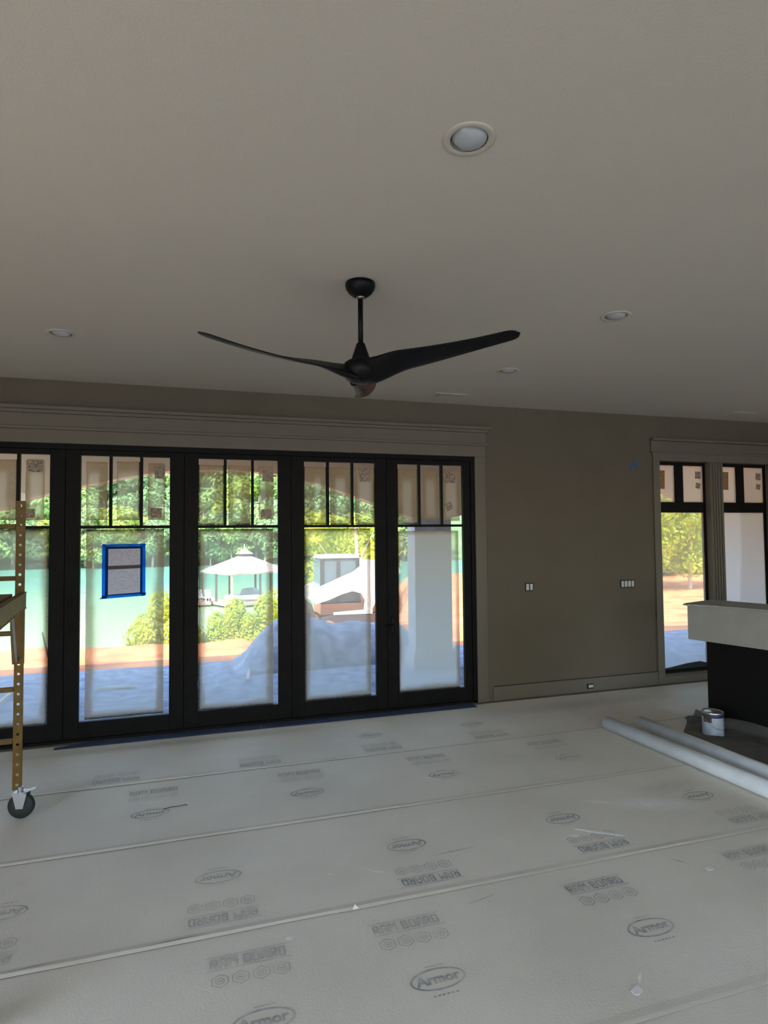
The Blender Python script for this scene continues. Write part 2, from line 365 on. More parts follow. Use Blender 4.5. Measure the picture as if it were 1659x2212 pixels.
def stamp_text():
    bm = bmesh.new(); x = 0; sc_ = .0312; items = []
    for ch in 'RAM BOARD':
        if ch == ' ': x += .55; continue
        for a, b, c, d in GLY[ch]: items.append((x+a, b, x+c, d))
        x += 1.12+(.22 if ch == 'M' else 0)
    for q, (a, b, c, d) in enumerate(items): quad(bm, (a-x/2)*sc_, b*.040+.027, (c-x/2)*sc_, d*.040+.027, q*2e-6)
    quad(bm, -.165, .092, .165, .0955); quad(bm, -.165, .0145, .165, .018)
    for k in range(4):
        c = (-.115+.078*k, -.045); ring(bm, .037, .037, .004, 6, c, PI/6); ring(bm, .018, .018, .003, 10, c); quad(bm, c[0]-.008, c[1]-.003, c[0]+.008, c[1]+.003)
    me = bpy.data.meshes.new('m'); bm.to_mesh(me); bm.free(); return me
def stamp_oval():
    bm = bmesh.new(); bm.from_mesh(text_mesh('Armor', .066, .002, .95))
    ring(bm, .112, .056, .008)
    for k in range(6): quad(bm, -.05+.018*k, -.083, -.038+.018*k, -.077)
    quad(bm, -.03, .068, .05, .071)
    me = bpy.data.meshes.new('m'); bm.to_mesh(me); bm.free(); return me
ST, SO = stamp_text(), stamp_oval(); ST2, SO2 = ST.copy(), SO.copy()
ST.materials.append(m_ink); SO.materials.append(m_ink); ST2.materials.append(m_ink2); SO2.materials.append(m_ink2)
def stamp(me, x, y, flip, i):
    o = bpy.data.objects.new('printed_mark', me); COL.objects.link(o); o.parent = strips[i]
    o.location = (x, y, .0019); o.rotation_euler = (0, 0, PI if flip else 0)
for x, f in ((.19, 1), (.86, 1), (1.82, 0), (2.77, 1), (3.74, 1)): stamp(ST2 if f else ST, x, 2.48, False, 3)
for x in (.0, .87, 1.85, 2.80): stamp(SO, x if x else .215, 2.195, False, 3)
for x in (-.88, .10, 1.09, 2.09, 3.12): stamp(ST if x in (1.09, 2.09) else ST2, x, 2.885, True, 2)
for x in (-.86, .09, 1.08, 2.06, 3.06): stamp(SO if x > .1 else SO2, x, 3.165, True, 2)
for x in (-.29, .68, 1.65, 2.67): stamp(ST2, x, 4.29, False, 1); stamp(SO if x < 1.7 else SO2, x, 4.005, False, 1)
for x in (-.56, .43, 1.39, 2.34): stamp(ST2, x, 4.68, True, 0)
for x in (1.38, 2.31): stamp(SO2, x, 4.96, True, 0)

# baseboard and casings
base = link('baseboard_back', bx((2.85, D-.016, 0), (4.885, D, .142), .003), m_trim, kind='structure')
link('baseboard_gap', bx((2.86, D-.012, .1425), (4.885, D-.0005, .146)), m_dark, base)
t1 = empty('trim_1', (0, D, 0), kind='structure')     # casing round the big door
def tp(par, name, a, b, bev=.003, m=None): return link(name, bx((a[0], a[1]-D, a[2]), (b[0], b[1]-D, b[2]), bev), m or m_trim, par)
tp(t1, 'side_casing', (2.678, D-.02, 0), (2.775, D, 2.487)); tp(t1, 'side_casing', (2.775, D-.012, 0), (2.80, D, 2.487))
tp(t1, 'head_casing', (XL+.02, D-.02, 2.487), (2.80, D, 2.60)); tp(t1, 'bead', (XL+.02, D-.032, 2.60), (2.83, D, 2.625))
tp(t1, 'frieze', (XL+.02, D-.018, 2.625), (2.81, D, 2.735)); tp(t1, 'cornice', (XL+.02, D-.055, 2.765), (2.85, D, 2.795)); tp(t1, 'cornice_step', (XL+.02, D-.034, 2.735), (2.83, D, 2.765))
t2 = empty('trim_2', (0, D, 0), kind='structure')     # casing round the two windows
tp(t2, 'side_casing', (4.888, D-.02, 0), (W1-.002, D, 2.512)); tp(t2, 'head_casing', (4.888, D-.02, 2.512), (6.80, D, 2.60))
tp(t2, 'bead', (4.86, D-.03, 2.60), (6.83, D, 2.62)); tp(t2, 'frieze', (4.87, D-.018, 2.62), (6.82, D, 2.735)); tp(t2, 'cornice', (4.865, D-.05, 2.736), (6.86, D, 2.765))
tp(t2, 'apron', (W1-.002, D-.014, 0), (6.70, D, WZ0)); tp(t2, 'side_casing', (W4, D-.02, WZ0), (6.80, D, 2.512))
for x0, x1 in ((W2+.035, W2+.06), (W2+.072, W2+.098), (W2+.11, W2+.135), (W2+.147, W2+.172)): tp(t2, 'flute', (x0, D-.008, WZ0), (x1, D+.001, WZ1), .002)
tp(t2, 'sill', (W1, D+.002, WZ0-.001), (W2, D+.07, WZ0+.012)); tp(t2, 'sill', (W3, D+.002, WZ0-.001), (W4, D+.07, WZ0+.012))

# ------------------------------------------------------------------ masking film
def film(x0, z0, x1, z1, y, spray, parent, m=None, nx=26, nz=60, oy=0., wr=.004):
    """sheet of masking film on the room side of a pane (local to parent at (0,D,0))"""
    bm = bmesh.new(); nz = max(12, min(nz, int((z1-z0)/.022))); lay = bm.verts.layers.float.new('spray'); g = []
    for j in range(nz+1):
        row = []
        for i in range(nx+1):
            u, v = i/nx, j/nz; x = x0+(x1-x0)*u; z = z0+(z1-z0)*v
            if i in (0, nx): x += .003*noise.noise(Vector((z*9, x0*7, i)))
            if j in (0, nz): z += .003*noise.noise(Vector((x*9, z0*7, j)))
            p = bm.verts.new((x, y-D - wr*.5*(1+noise.noise(Vector((x*6, 0, z*2.2)))), z)); p[lay] = spray(u, v, x, z); row.append(p)
        g.append(row)
    for a, b in zip(g, g[1:]):
        for i in range(nx): bm.faces.new((a[i], a[i+1], b[i+1], b[i]))
    return link('masking_film', bm, m or m_film, parent)
def sm(a, b, t): t = max(0, min(1, (t-a)/(b-a))); return t*t*(3-2*t)
def spray_low(W, H, wl=.05, wr_=.05, wt=.05, wb=.05, dark='lrtb', amt=.66):
    def f(u, v, x, z):
        n = noise.noise(Vector((x*3, 5, z*3)))*.5+noise.noise(Vector((x*9, 2, z*9)))*.2
        dl, dr, db, dt = u*W, (1-u)*W, v*H, (1-v)*H
        s = 0
        for d, w in ((dl, wl), (dr, wr_), (dt, wt), (db, wb)):
            if w <= 0: continue
            w2 = w*(1+.7*n); s = max(s, amt*(1-sm(w2*.45, w2*1.3, d)))
        if dark:
            e = min([d for d, c in ((dl, 'l'), (dr, 'r'), (dt, 't'), (db, 'b')) if c in dark])
            s = max(s, 1.0*(1-sm(.002, .014+.014*n, e)))
        return min(1, s)
    return f
def spray_up(W, H, c=.5, w=.2, lo=.18, v0=.1, v1=.75, base=.66, dark=''):
    def f(u, v, x, z):
        n = noise.noise(Vector((x*6, 7, z*4)))*.5
        cc = c+.06*noise.noise(Vector((3, x0h, z*6)))
        q = (1-sm(w*.5, w*1.5, abs(u-cc)))*sm(v0-.08, v0+.05, v)*(1-sm(v1-.05, v1+.12, v))
        s = base+.12*n - (base-lo)*q
        e = min(u*W, (1-u)*W, v*H, (1-v)*H); s = max(s, .76*(1-sm(.001, .016+.01*n, e)))
        if dark:
            e = min([d for d, k in ((u*W, 'l'), ((1-u)*W, 'r'), ((1-v)*H, 't'), (v*H, 'b')) if k in dark]); s = max(s, 1.1*(1-sm(.006, .016+.012*n, e)))
        return s
    x0h = W*37
    return f
def sticker(parent, x0, z0, x1, z1, y, rot=0, m=None):
    bm = bmesh.new(); box(bm, (-(x1-x0)/2, -.0006, -(z1-z0)/2), ((x1-x0)/2, .0006, (z1-z0)/2))
    return link('sticker', xform(bm, Matrix.Translation(((x0+x1)/2, y-D, (z0+z1)/2)) @ Matrix.Rotation(rot, 4, 'Y')), m or m_lab, parent)

# ------------------------------------------------------------------ five glazed door leaves
jamb = empty('trim_3', (0, D, 0), kind='structure')   # black outer frame of the door set
tp(jamb, 'head_jamb', (DX0, D-.006, 2.442), (DX1, D+.10, DZ), .002, m_black); tp(jamb, 'side_jamb', (2.634, D-.006, 0), (DX1, D+.10, 2.442), .002, m_black)
tp(jamb, 'side_jamb', (DX0, D-.006, 0), (DX0+.05, D+.10, 2.442), .002, m_black); tp(jamb, 'threshold', (DX0, D-.006, 0), (DX1, D+.10, .022), .002, m_black)
EDG = [DX0+.05, -1.087, -.138, .808, 1.738, 2.634]
GL = [(-1.915, -1.204), (-.971, -.259), (-.017, .686), (.930, 1.623), (1.854, 2.552)]
ZL0, ZL1, ZU0, ZU1 = .157, 1.772, 1.797, 2.393
YF, YG = D+.006, D+.030
for e_ in EDG[1:-1]: tp(jamb, 'weatherstrip', (e_-.012, YF+.0455, .024), (e_+.012, YF+.052, 2.440), 0, m_black)  # black backing added to stop daylight leaking through the leaf gaps
# per leaf: film insets of the three small panes (left, right, top, bottom as fractions) and of the large pane (metres)
UP = [[(0, 0, .09, 0), (.0, .0, .08, .08), (.18, .19, .08, .08)],
      [(.19, .07, .085, .08), (.165, 0, .07, .08), (.19, .19, .08, .08)],
      [(0, 0, .09, 0), (.07, .05, .09, 0), (.21, .18, .09, .09)],
      [(0, 0, .08, 0), (.06, .03, .08, 0), (.08, 0, .08, 0)],
      [(0, .04, .08, 0), (.18, .17, .08, .07), (.05, .15, .08, .06)]]
STREAK = [[(.5, .1, .5), (.5, .15, .4), (.55, .3, .25)], [(.35, .22, .12), (.5, .42, .05), (.5, .35, .12)], [(.38, .24, .10), (.42, .16, .15), (.25, .16, .15)],
          [(.6, .12, .2), (.5, .22, .2), (.5, .28, .2)], [(.5, .2, .35), (.5, .3, .4), (.5, .3, .3)]]
LOW = [(0, 0, 0, 0), (.045, .047, .006, .012), (0, .045, .010, 0), (0, .049, .010, 0), (0, .050, .040, 0)]
for k in range(5):
    dr = empty('door_%d' % (k+1), (0, D, 0), kind='structure')
    e0, e1 = EDG[k]+.0015, EDG[k+1]-.0015; g0, g1 = GL[k]
    P = lambda nm, a, b, m=m_black, bev=.003, dr=dr: link(nm, bx((a[0], a[1]-D, a[2]), (b[0], b[1]-D, b[2]), bev), m, dr)
    P('stile', (e0, YF, .024), (g0, YF+.045, 2.440)); P('stile', (g1, YF, .024), (e1, YF+.045, 2.440))
    P('bottom_rail', (g0, YF, .024), (g1, YF+.045, ZL0)); P('top_rail', (g0, YF, ZU1), (g1, YF+.045, 2.440))
    P('lock_rail', (g0, YF+.004, ZL1), (g1, YF+.042, ZU0), bev=.002)
    w = (g1-g0-2*.024)/3; lites = [(g0+i*(w+.024), g0+i*(w+.024)+w) for i in range(3)]
    for i in range(2): P('muntin', (lites[i][1], YF+.004, ZU0), (lites[i+1][0], YF+.042, ZU1), bev=.002)
    P('glass_pane', (g0, YG, ZL0), (g1, YG+.004, ZL1), m_glass, 0)
    for a, b in lites: P('glass_pane', (a, YG, ZU0), (b, YG+.004, ZU1), m_glass, 0)
    l, r, t, b = LOW[k]; X0, X1, Z0, Z1 = g0+l, g1-r, ZL0+b, ZL1-t
    film(X0, Z0, X1, Z1, YG-.004, spray_low(X1-X0, Z1-Z0, (.02, .075, .065, .065, .03)[k], (.06, .08, .07, .05, .04)[k], (.06, .06, .06, .06, .03)[k], .06, ('lrtb', 'tb', 'ltb', 'ltb', 'lb')[k], .68), dr, m_film2 if k == 4 else None)
    for i, (a, bb) in enumerate(lites):
        l, r, t, b = UP[k][i]; H = ZU1-ZU0; X0, X1, Z0, Z1 = a+l*w, bb-r*w, ZU0+b*H, ZU1-t*H
        c, ww, lo = STREAK[k][i]
        dk = ('l' if l == 0 else '')+('r' if r == 0 else '')+('b' if b == 0 else '')
        film(X0, Z0, X1, Z1, YG-.004, spray_up(X1-X0, Z1-Z0, c, ww, lo, dark=dk), dr, nx=20, nz=40)
    SK = {0: [(-1.372, 2.245, -1.258, 2.352, 0), (-1.42, 1.865, -1.315, 1.94, 0)], 1: [(-.385, 2.21, -.30, 2.33, 0), (-.42, 1.865, -.325, 1.95, 0)],
          2: [(.545, 2.20, .645, 2.305, 0), (.53, 1.865, .63, 1.94, .08)], 3: [(1.475, 2.215, 1.575, 2.34, 0)],
          4: [(2.37, 2.215, 2.475, 2.34, 0), (2.36, 1.94, 2.44, 2.015, -.42)]}[k]
    for x0, z0, x1, z1, ro in SK: sticker(dr, x0, z0, x1, z1, YG-.0095, ro)
    if k in (3,):
        hb = bmesh.new(); box(hb, (1.772, -.010, .76), (1.80, .006, .90), bev=.003); h = link('door_handle', hb, m_fan, dr)
        hb = bmesh.new(); tube(hb, (1.786, -.008, .822), (1.786, -.05, .822), .009); tube(hb, (1.786, -.045, .822), (1.70, -.05, .822), .008); link('lever', hb, m_fan, h)

# ------------------------------------------------------------------ two windows at the right
YW = D+.076
for n_, (a, b) in enumerate(((W1, W2), (W3, W4))):
    wi = empty('window_%d' % (n_+1), (0, D, 0), kind='structure')
    P = lambda nm, p, q, m=m_black, bev=.003, wi=wi: link(nm, bx((p[0], p[1]-D, p[2]), (q[0], q[1]-D, q[2]), bev), m, wi)
    gx0, gx1 = (a+.035, b-.022) if n_ == 0 else (a+.05, b-.03)
    P('stile', (a+.001, YW, WZ0+.001), (gx0, YW+.05, WZ1-.001)); P('stile', (gx1, YW, WZ0+.001), (b-.001, YW+.05, WZ1-.001))
    P('bottom_rail', (gx0, YW, WZ0+.001), (gx1, YW+.05, .128)); P('top_rail', (gx0, YW, 2.475), (gx1, YW+.05, WZ1-.001))
    P('meeting_rail', (gx0, YW, 1.925), (gx1, YW+.05, 2.045)); mx = 5.335 if n_ == 0 else 6.245
    P('muntin', (mx-.058, YW+.003, 2.045), (mx+.058, YW+.047, 2.475))
    P('glass_pane', (gx0, YW+.025, .128), (gx1, YW+.029, 1.925), m_glass, 0)
    for p, q in ((gx0, mx-.058), (mx+.058, gx1)): P('glass_pane', (p, YW+.025, 2.045), (q, YW+.029, 2.475), m_glass, 0)
    for p, q in ((gx0, mx-.058), (mx+.058, gx1)):
        film(p, 2.045, q, 2.475, YW+.020, spray_up(q-p, .43, .5, .4, .10, .1, .9, .16), wi, m_haze, nx=12)
    if n_ == 1: film(gx0, .128, gx1, 1.925, YW+.020, spray_low(gx1-gx0, 1.797, .02, .02, .02, .02, 'r', .2), wi, m_haze)
    else: film(gx0, .128, gx1, 1.925, YW+.020, spray_low(gx1-gx0, 1.797, .02, .02, .02, .03, 'r', .3), wi)
    if n_ == 0:
        bm = bmesh.new(); prism(bm, [(gx0, .129), (gx1, .129), (gx1, .165), (gx1-.12, .195), (gx1-.3, .185), (gx0+.1, .150), (gx0, .145)], 'y', YW+.004-D, YW+.012-D); link('loose_gasket', bm, m_rubber, wi)
    sx = gx0; sticker(wi, sx, 2.20, sx+.125, 2.415, YW+.015, .03, m_gold)
    sticker(wi, gx1-.11, 2.325, gx1-.03, 2.41, YW+.015, .05); sticker(wi, gx1-.105, 2.21, gx1-.04, 2.275, YW+.015, .18)

# ------------------------------------------------------------------ paper notice taped to the film of the second leaf
no_ = empty('taped_notice', (-.63, D+.018, 1.41), kind='thing', label='printed paper notice edged with blue tape on the second door pane from the left', cat='notice')
def nq(nm, pts, y, m, par=no_):
    bm = bmesh.new(); prism(bm, [(p[0]+.63, p[1]-1.41) for p in pts], 'y', y-.0003, y+.0003); return link(nm, bm, m, par)
pap = nq('paper_sheet', [(-.77, 1.197), (-.485, 1.205), (-.485, 1.615), (-.77, 1.615)], -.001, m_paper)
nq('folded_band', [(-.753, 1.420), (-.497, 1.428), (-.497, 1.458), (-.753, 1.452)], -.0018, m_fold, pap)
bm = bmesh.new()
for i in range(26):
    z = 1.575-.0125*i-(.045 if i > 9 else 0)
    if z < 1.24: break
    x = -.735
    while x < -.515:
        wd = random.uniform(.008, .03)
        if random.random() < (.75 if i < 3 else .38): quad(bm, x+.63, z-1.41, min(x+wd, -.51)+.63, z-1.41+(.0045 if i == 0 else .0028))
        x += wd+random.uniform(.004, .02)
xform(bm, Matrix.Translation((0, -.0021, 0)) @ Matrix.Rotation(PI/2, 4, 'X')); link('print_lines', bm, m_fold, pap, kind='stuff')
for pts in ([(-.801, 1.19), (-.775, 1.19), (-.773, 1.637), (-.801, 1.635)], [(-.482, 1.185), (-.455, 1.195), (-.456, 1.640), (-.482, 1.640)],
            [(-.80, 1.617), (-.46, 1.620), (-.458, 1.641), (-.802, 1.636)], [(-.822, 1.172), (-.455, 1.190), (-.448, 1.216), (-.775, 1.203), (-.80, 1.19)]):
    nq('tape_strip', pts, -.0025, m_blue)
for pts in ([(-.776, 1.20), (-.753, 1.20), (-.752, 1.617), (-.776, 1.617)], [(-.498, 1.205), (-.480, 1.205), (-.480, 1.62), (-.498, 1.62)],
            [(-.755, 1.597), (-.497, 1.598), (-.497, 1.619), (-.755, 1.617)], [(-.755, 1.200), (-.497, 1.213), (-.497, 1.220), (-.755, 1.207)],
            [(-.80, 1.175), (-.76, 1.177), (-.76, 1.203), (-.80, 1.20)], [(-.485, 1.190), (-.456, 1.192), (-.456, 1.218), (-.485, 1.216)]):
    nq('tape_strip', pts, -.0032, m_bluedark)

# ------------------------------------------------------------------ ceiling fan
FX, FY = .802, 3.01
fan = empty('ceiling_fan', (FX, FY, 0), kind='thing', label='black three-bladed ceiling fan hanging on a short downrod', cat='fan')
bm = bmesh.new(); lathe(bm, [(.066, 3.0205), (.078, 3.018), (.079, 3.002), (.074, 2.985), (.060, 2.965), (.040, 2.950), (.028, 2.944)], 40); link('canopy', bm, m_fan, fan, smooth=True)
bm = bmesh.new(); lathe(bm, [(.020, 2.952), (.024, 2.946), (.021, 2.936), (.014, 2.933)], 24); link('hanger_ball', bm, m_balljoint, fan, smooth=True)
bm = bmesh.new(); tube(bm, (0, 0, 2.68), (0, 0, 2.955), .0135, 20); link('downrod', bm, m_fan, fan, smooth=True)
bm = bmesh.new(); lathe(bm, [(.014, 2.700), (.020, 2.699), (.024, 2.692), (.034, 2.660), (.052, 2.606), (.050, 2.60)], 36); link('coupling_cover', bm, m_fan, fan, smooth=True)
bm = bmesh.new(); lathe(bm, [(.052, 2.608), (.072, 2.602), (.088, 2.590), (.097, 2.570), (.097, 2.550), (.090, 2.528), (.074, 2.506), (.050, 2.492), (.022, 2.486), (.002, 2.485)], 44); link('motor_housing', bm, m_fan, fan, smooth=True)
def blade_mesh():
    bm = bmesh.new(); N = 40; K = 14; rings = []
    for i in range(N+1):
        t = (i/N)**.8 if i < N else 1; r = .03+t*(.845-.03)
        w = .150 - .052*sm(.15, 1.0, t)
        if t > .93: w *= math.sqrt(max(.004, 1-((t-.93)/.07)**2))
        th = .014*(1-t)+.005+.050*(1-sm(0, .3, t))
        pitch = math.radians(26*(1-t)**1.6+10)
        sweep = -.030*math.sin(t*PI*.95)+.02*t
        z = 2.545+.028*sm(.0, .3, t)+.040*t*t - .010*math.sin(t*PI)
        ring_ = []
        for j in range(K):
            a = 2*PI*j/K; cx = math.cos(a)*w/2; cz = math.sin(a)*th/2 - .10*w*(1-(2*cx/w)**2)*.6
            # local: x radial, y across (+y counter-clockwise side), clockwise side is higher
            y = cx*math.cos(pitch)+sweep; zz = -cx*math.sin(pitch)+cz
            ring_.append(bm.verts.new((r, y, z+zz)))
        rings.append(ring_)
    for a, b in zip(rings, rings[1:]):
        for j in range(K):
            q = (j+1) % K; bm.faces.new((a[j], a[q], b[q], b[j]))
    bm.faces.new(rings[0][::-1]); bm.faces.new(rings[-1])
    me = bpy.data.meshes.new('blade'); bmesh.ops.recalc_face_normals(bm, faces=bm.faces); bm.to_mesh(me); bm.free(); me.materials.append(m_fan)
    for p in me.polygons: p.use_smooth = True
    return me
BM_ = blade_mesh()
for k in range(3):
    o = bpy.data.objects.new('blade', BM_); COL.objects.link(o); o.parent = fan; o.rotation_euler = (0, 0, math.radians(74+120*k))

# ------------------------------------------------------------------ recessed lamps and vents
LL = ['large recessed ceiling lamp nearest the camera with glossy lens', 'recessed ceiling lamp at the far left above the doors', 'recessed ceiling lamp right of the fan, middle distance', 'small recessed ceiling lamp behind the fan blade on the right near the vent']
for (cx, cy), lb in zip(LAMPS, LL):
    L = empty('recessed_light', (cx, cy, ZC), kind='thing', label=lb, cat='ceiling light', group='recessed ceiling lamps')
    bm = bmesh.new(); lathe(bm, [(.064, -.002), (.070, -.0055), (.086, -.005), (.091, -.001), (.090, .0), (.064, .0), (.0635, -.001)], 48, cap=False); link('trim_ring', bm, m_fix, L, smooth=True)
    bm = bmesh.new(); lathe(bm, [(.0655, .0), (.060, .03), (.060, .10)], 40, cap=False); bm.faces.new([bm.verts.new((.06*math.cos(2*PI*i/40), .06*math.sin(2*PI*i/40), .10)) for i in range(40)]); link('housing', bm, m_fix, L, smooth=True)
    bm = bmesh.new(); lathe(bm, [(.052, .045), (.061, .030), (.061, .006), (.057, -.004), (.047, -.012), (.032, -.018), (.014, -.0215), (.001, -.022)], 40)
    xform(bm, Matrix.Translation((.0, -.002, .004)) @ Matrix.Rotation(.10, 4, 'Y')); link('lamp_lens', bm, m_lens, L, smooth=True)
for (x0, y0, x1, y1), lb in (((2.10, 5.165, 2.42, 5.315), 'white ceiling vent with slats beyond the fan above the doors'), ((5.62, 5.15, 5.93, 5.31), 'white ceiling vent at the far right above the windows')):
    v = empty('ceiling_vent', ((x0+x1)/2, (y0+y1)/2, ZC), kind='thing', label=lb, cat='vent', group='ceiling vents')
    w, h = (x1-x0)/2, (y1-y0)/2; bm = bmesh.new()
    for p, q in (((-w, -h, -.006), (w, -h+.02, 0)), ((-w, h-.02, -.006), (w, h, 0)), ((-w, -h+.02, -.006), (-w+.02, h-.02, 0)), ((w-.02, -h+.02, -.006), (w, h-.02, 0))): box(bm, p, q)
    link('vent_frame', bm, m_fix, v); link('backing', bx((-w+.02, -h+.02, -.001), (w-.02, h-.02, 0)), m_dark, v)
    for k in range(12):
        xx = -w+.03+k*(2*w-.06)/11; bm = bmesh.new(); box(bm, (-.008, -h+.02, -.0008), (.008, h-.02, .0008)); xform(bm, Matrix.Translation((xx, 0, -.004)) @ Matrix.Rotation(.3 if k > 1 else 1.2, 4, 'Y')); link('slat', bm, m_fix, v)

# ------------------------------------------------------------------ wall devices
def device(name, cx, cz, n, lb, cat, horiz=False, y=D):
    o = empty(name, (cx, y, cz), kind='thing', label=lb, cat=cat); w = .0455*n
    W_, H_ = (w, .074) if not horiz else (.074, .042)
    bm = bmesh.new(); box(bm, (-W_/2-.004, -.0025, -H_/2-.005), (W_/2+.004, 0, H_/2+.005)); link('box_opening', bm, m_dark, o)
    for k in range(n):
        bm = bmesh.new()
        if horiz: box(bm, (-.024, -.010, -.014), (.033, -.0026, .015), bev=.003)
        else: x = (k-(n-1)/2)*.0445; box(bm, (x-.0165, -.010, -.033), (x+.0165, -.0026, .033), bev=.003)
        link('rocker' if not horiz else 'socket_face', bm, m_white, o)
    return o
device('light_switch', 3.290, 1.138, 2, 'pair of white switches without a cover plate, left part of the plain wall', 'switch')
device('light_switch', 4.515, 1.132, 4, 'row of four white switches without a cover plate, close to the windows', 'switch')
device('wall_outlet', 3.994, .058, 1, 'white outlet set sideways in the baseboard', 'outlet', True, D-.0162)
tp_ = empty('wall_tape', (4.64, D, 2.46), kind='thing', label='blue tape scraps crossed on the wall left of the windows', cat='tape')
for a, b, c, d in ((-.045, -.055, .035, .055), (.0, .0, .065, -.045)):
    bm = bmesh.new(); L_ = math.hypot(c-a, d-b); box(bm, (-L_/2, -.001, -.013), (L_/2, 0, .013))
    xform(bm, Matrix.Translation(((a+c)/2, -.0002 if a < 0 else -.0012, (b+d)/2)) @ Matrix.Rotation(-math.atan2(d-b, c-a), 4, 'Y')); link('tape_strip', bm, m_bluewall, tp_)

# blue floor tape along the threshold
for x0, x1, lb in ((-1.12, .52, 'long dark blue tape on the floor under the left doors'), (.522, 2.60, 'long dark blue tape on the floor under the right doors')):
    bm = bmesh.new(); rows = []
    for j in range(31):
        x = x0+(x1-x0)*j/30; w = .004*noise.noise(Vector((x*4, 3, 1))); t = min(1, j/6+.15) if x0 < 0 else 1
        rows.append([bm.verts.new((x, y, z)) for y, z in ((5.425+w, .0035), (5.47, .0055), (5.47+.075*t+w, .0035))])
    for a, b in zip(rows, rows[1:]):
        for k in range(2): bm.faces.new((a[k], a[k+1], b[k+1], b[k]))
    link('floor_tape', bm, m_bluefl, kind='thing', label=lb, cat='tape')

# debris: bent wire scrap, dust, torn flap, white paper scrap
bm = bmesh.new(); pts = [(-.215, 4.035, .006), (-.165, 4.052, .005), (-.12, 4.050, .005), (-.085, 4.048, .010), (-.075, 4.04, .006)]
for p, q in zip(pts, pts[1:]): tube(bm, p, q, .0022, 6)
link('wire_scrap', bm, m_rubber, kind='thing', label='thin bent wire scrap beside an oval print at left', cat='scrap')
def splat(pts, name, lb, m, cat, z=.0042):
    bm = bmesh.new(); bm.faces.new([bm.verts.new((x, y, z)) for x, y in pts]); bm2 = bmesh.ops.extrude_face_region(bm, geom=bm.faces[:])
    for v in [g for g in bm2['geom'] if isinstance(g, bmesh.types.BMVert)]: v.co.z -= .0015
    return link(name, bm, m, kind='thing', label=lb, cat=cat)
def blob(cx, cy, rx, ry, rot=0, n=26, s=1):
    out = []
    for i in range(n):
        a = 2*PI*i/n; k = 1+.45*noise.noise(Vector((math.cos(a)*1.5+s*7, math.sin(a)*1.5, s)))
        x, y = rx*k*math.cos(a), ry*k*math.sin(a); out.append((cx+x*math.cos(rot)-y*math.sin(rot), cy+x*math.sin(rot)+y*math.cos(rot)))
    return out
splat(blob(2.165, 2.955, .11, .012, -.62, s=1), 'dust_smear', 'thin white dust smear across a printed mark right of centre', m_dust, 'dust')
splat(blob(1.545, 1.915, .030, .015, .5, s=3), 'paper_scrap', 'small white paper scrap at the bottom right', m_dust, 'scrap')
splat(blob(2.45, 2.475, .022, .014, .3, s=5), 'plaster_crumb', 'pale plaster crumb right of centre near a seam', m_dust, 'scrap')
bm = bmesh.new(); vsx = [bm.verts.new(p) for p in ((.66, 2.700, .004), (.692, 2.703, .004), (.674, 2.715, .018))]; bm.faces.new(vsx)
link('torn_flap', bm, m_board, kind='thing', label='tiny torn flap standing up on the centre board seam', cat='scrap')

# ------------------------------------------------------------------ pipes, paint can, drop cloth
for p, q, lb in (((3.361, 4.456, .0585), (3.449+.0603*1.1, 2.997-1.1, .0585), 'left of two pale grey plastic pipes on the floor'), ((3.627, 4.366, .0585), (3.673+.042*1.1, 3.188-1.3, .0585), 'right of two pale grey plastic pipes, nearer the paint can')):
    p, q = Vector(p), Vector(q); d = (q-p).normalized(); a = Vector((0, 0, 1)); b = d.cross(a); R, R2, n = .055, .049, 40
    def c4(o, r): return [bm.verts.new(o+(a*math.cos(2*PI*i/n)+b*math.sin(2*PI*i/n))*r) for i in range(n)]
    bm = bmesh.new(); A, B, C_, E_ = c4(p, R), c4(q, R), c4(q, R2), c4(p, R2)
    for U, V in ((A, B), (B, C_), (C_, E_), (E_, A)):
        for i in range(n): bm.faces.new((U[i], U[(i+1) % n], V[(i+1) % n], V[i]))
    o = link('plastic_pipe', bm, m_pvc, kind='thing', label=lb, cat='pipe', group='grey plastic pipes'); 
    for f in o.data.polygons: f.use_smooth = abs(f.normal.dot(d)) < .5
CX, CY = 4.11, 4.07
can = empty('paint_can', (CX, CY, .004), kind='thing', label='dented white paint can with metal lid beside the black counter base', cat='can')
bm = bmesh.new(); lathe(bm, [(.080, 0), (.083, .002), (.083, .006), (.081, .009), (.081, .170), (.083, .174)], 40); link('can_body', bm, m_can, can, smooth=True)
bm = bmesh.new(); lathe(bm, [(.0815, .170), (.0845, .174), (.0845, .188), (.082, .192), (.077, .192), (.075, .186), (.066, .184), (.062, .187), (.002, .187)], 40); link('lid', bm, m_steel, can, smooth=True)
bm = bmesh.new(); lathe(bm, [(.0815, .150), (.0822, .151), (.0822, .169), (.0815, .170)], 40, cap=False); link('blue_band', bm, mat('blue_can_band', (.02, .03, .12), .4), can, smooth=True)
bm = bmesh.new(); n = 10
A = [(.0824*math.cos(math.radians(a)), .0824*math.sin(math.radians(a))) for a in [170+i*5.5 for i in range(n)]]
for (x0, y0), (x1, y1) in zip(A, A[1:]): bm.faces.new([bm.verts.new(v) for v in ((x0, y0, .11), (x1, y1, .11), (x1, y1, .168), (x0, y0, .168))])
link('brown_label', bm, m_canlab, can, label='dark brown printed label')
bm = bmesh.new(); pr = None
for i in range(13):
    a = PI*i/12; p = Vector((.086*math.cos(a)*.94-.004, .086*.2-.095*math.sin(a)*.55-.03, .14-.06*math.sin(a)))
    p = Vector((math.cos(a)*.085, -math.sin(a)*.09-.002, .135-.075*math.sin(a)))
    if pr: tube(bm, pr, p, .0018, 6)
    pr = p
link('wire_handle', bm, m_steel, can)
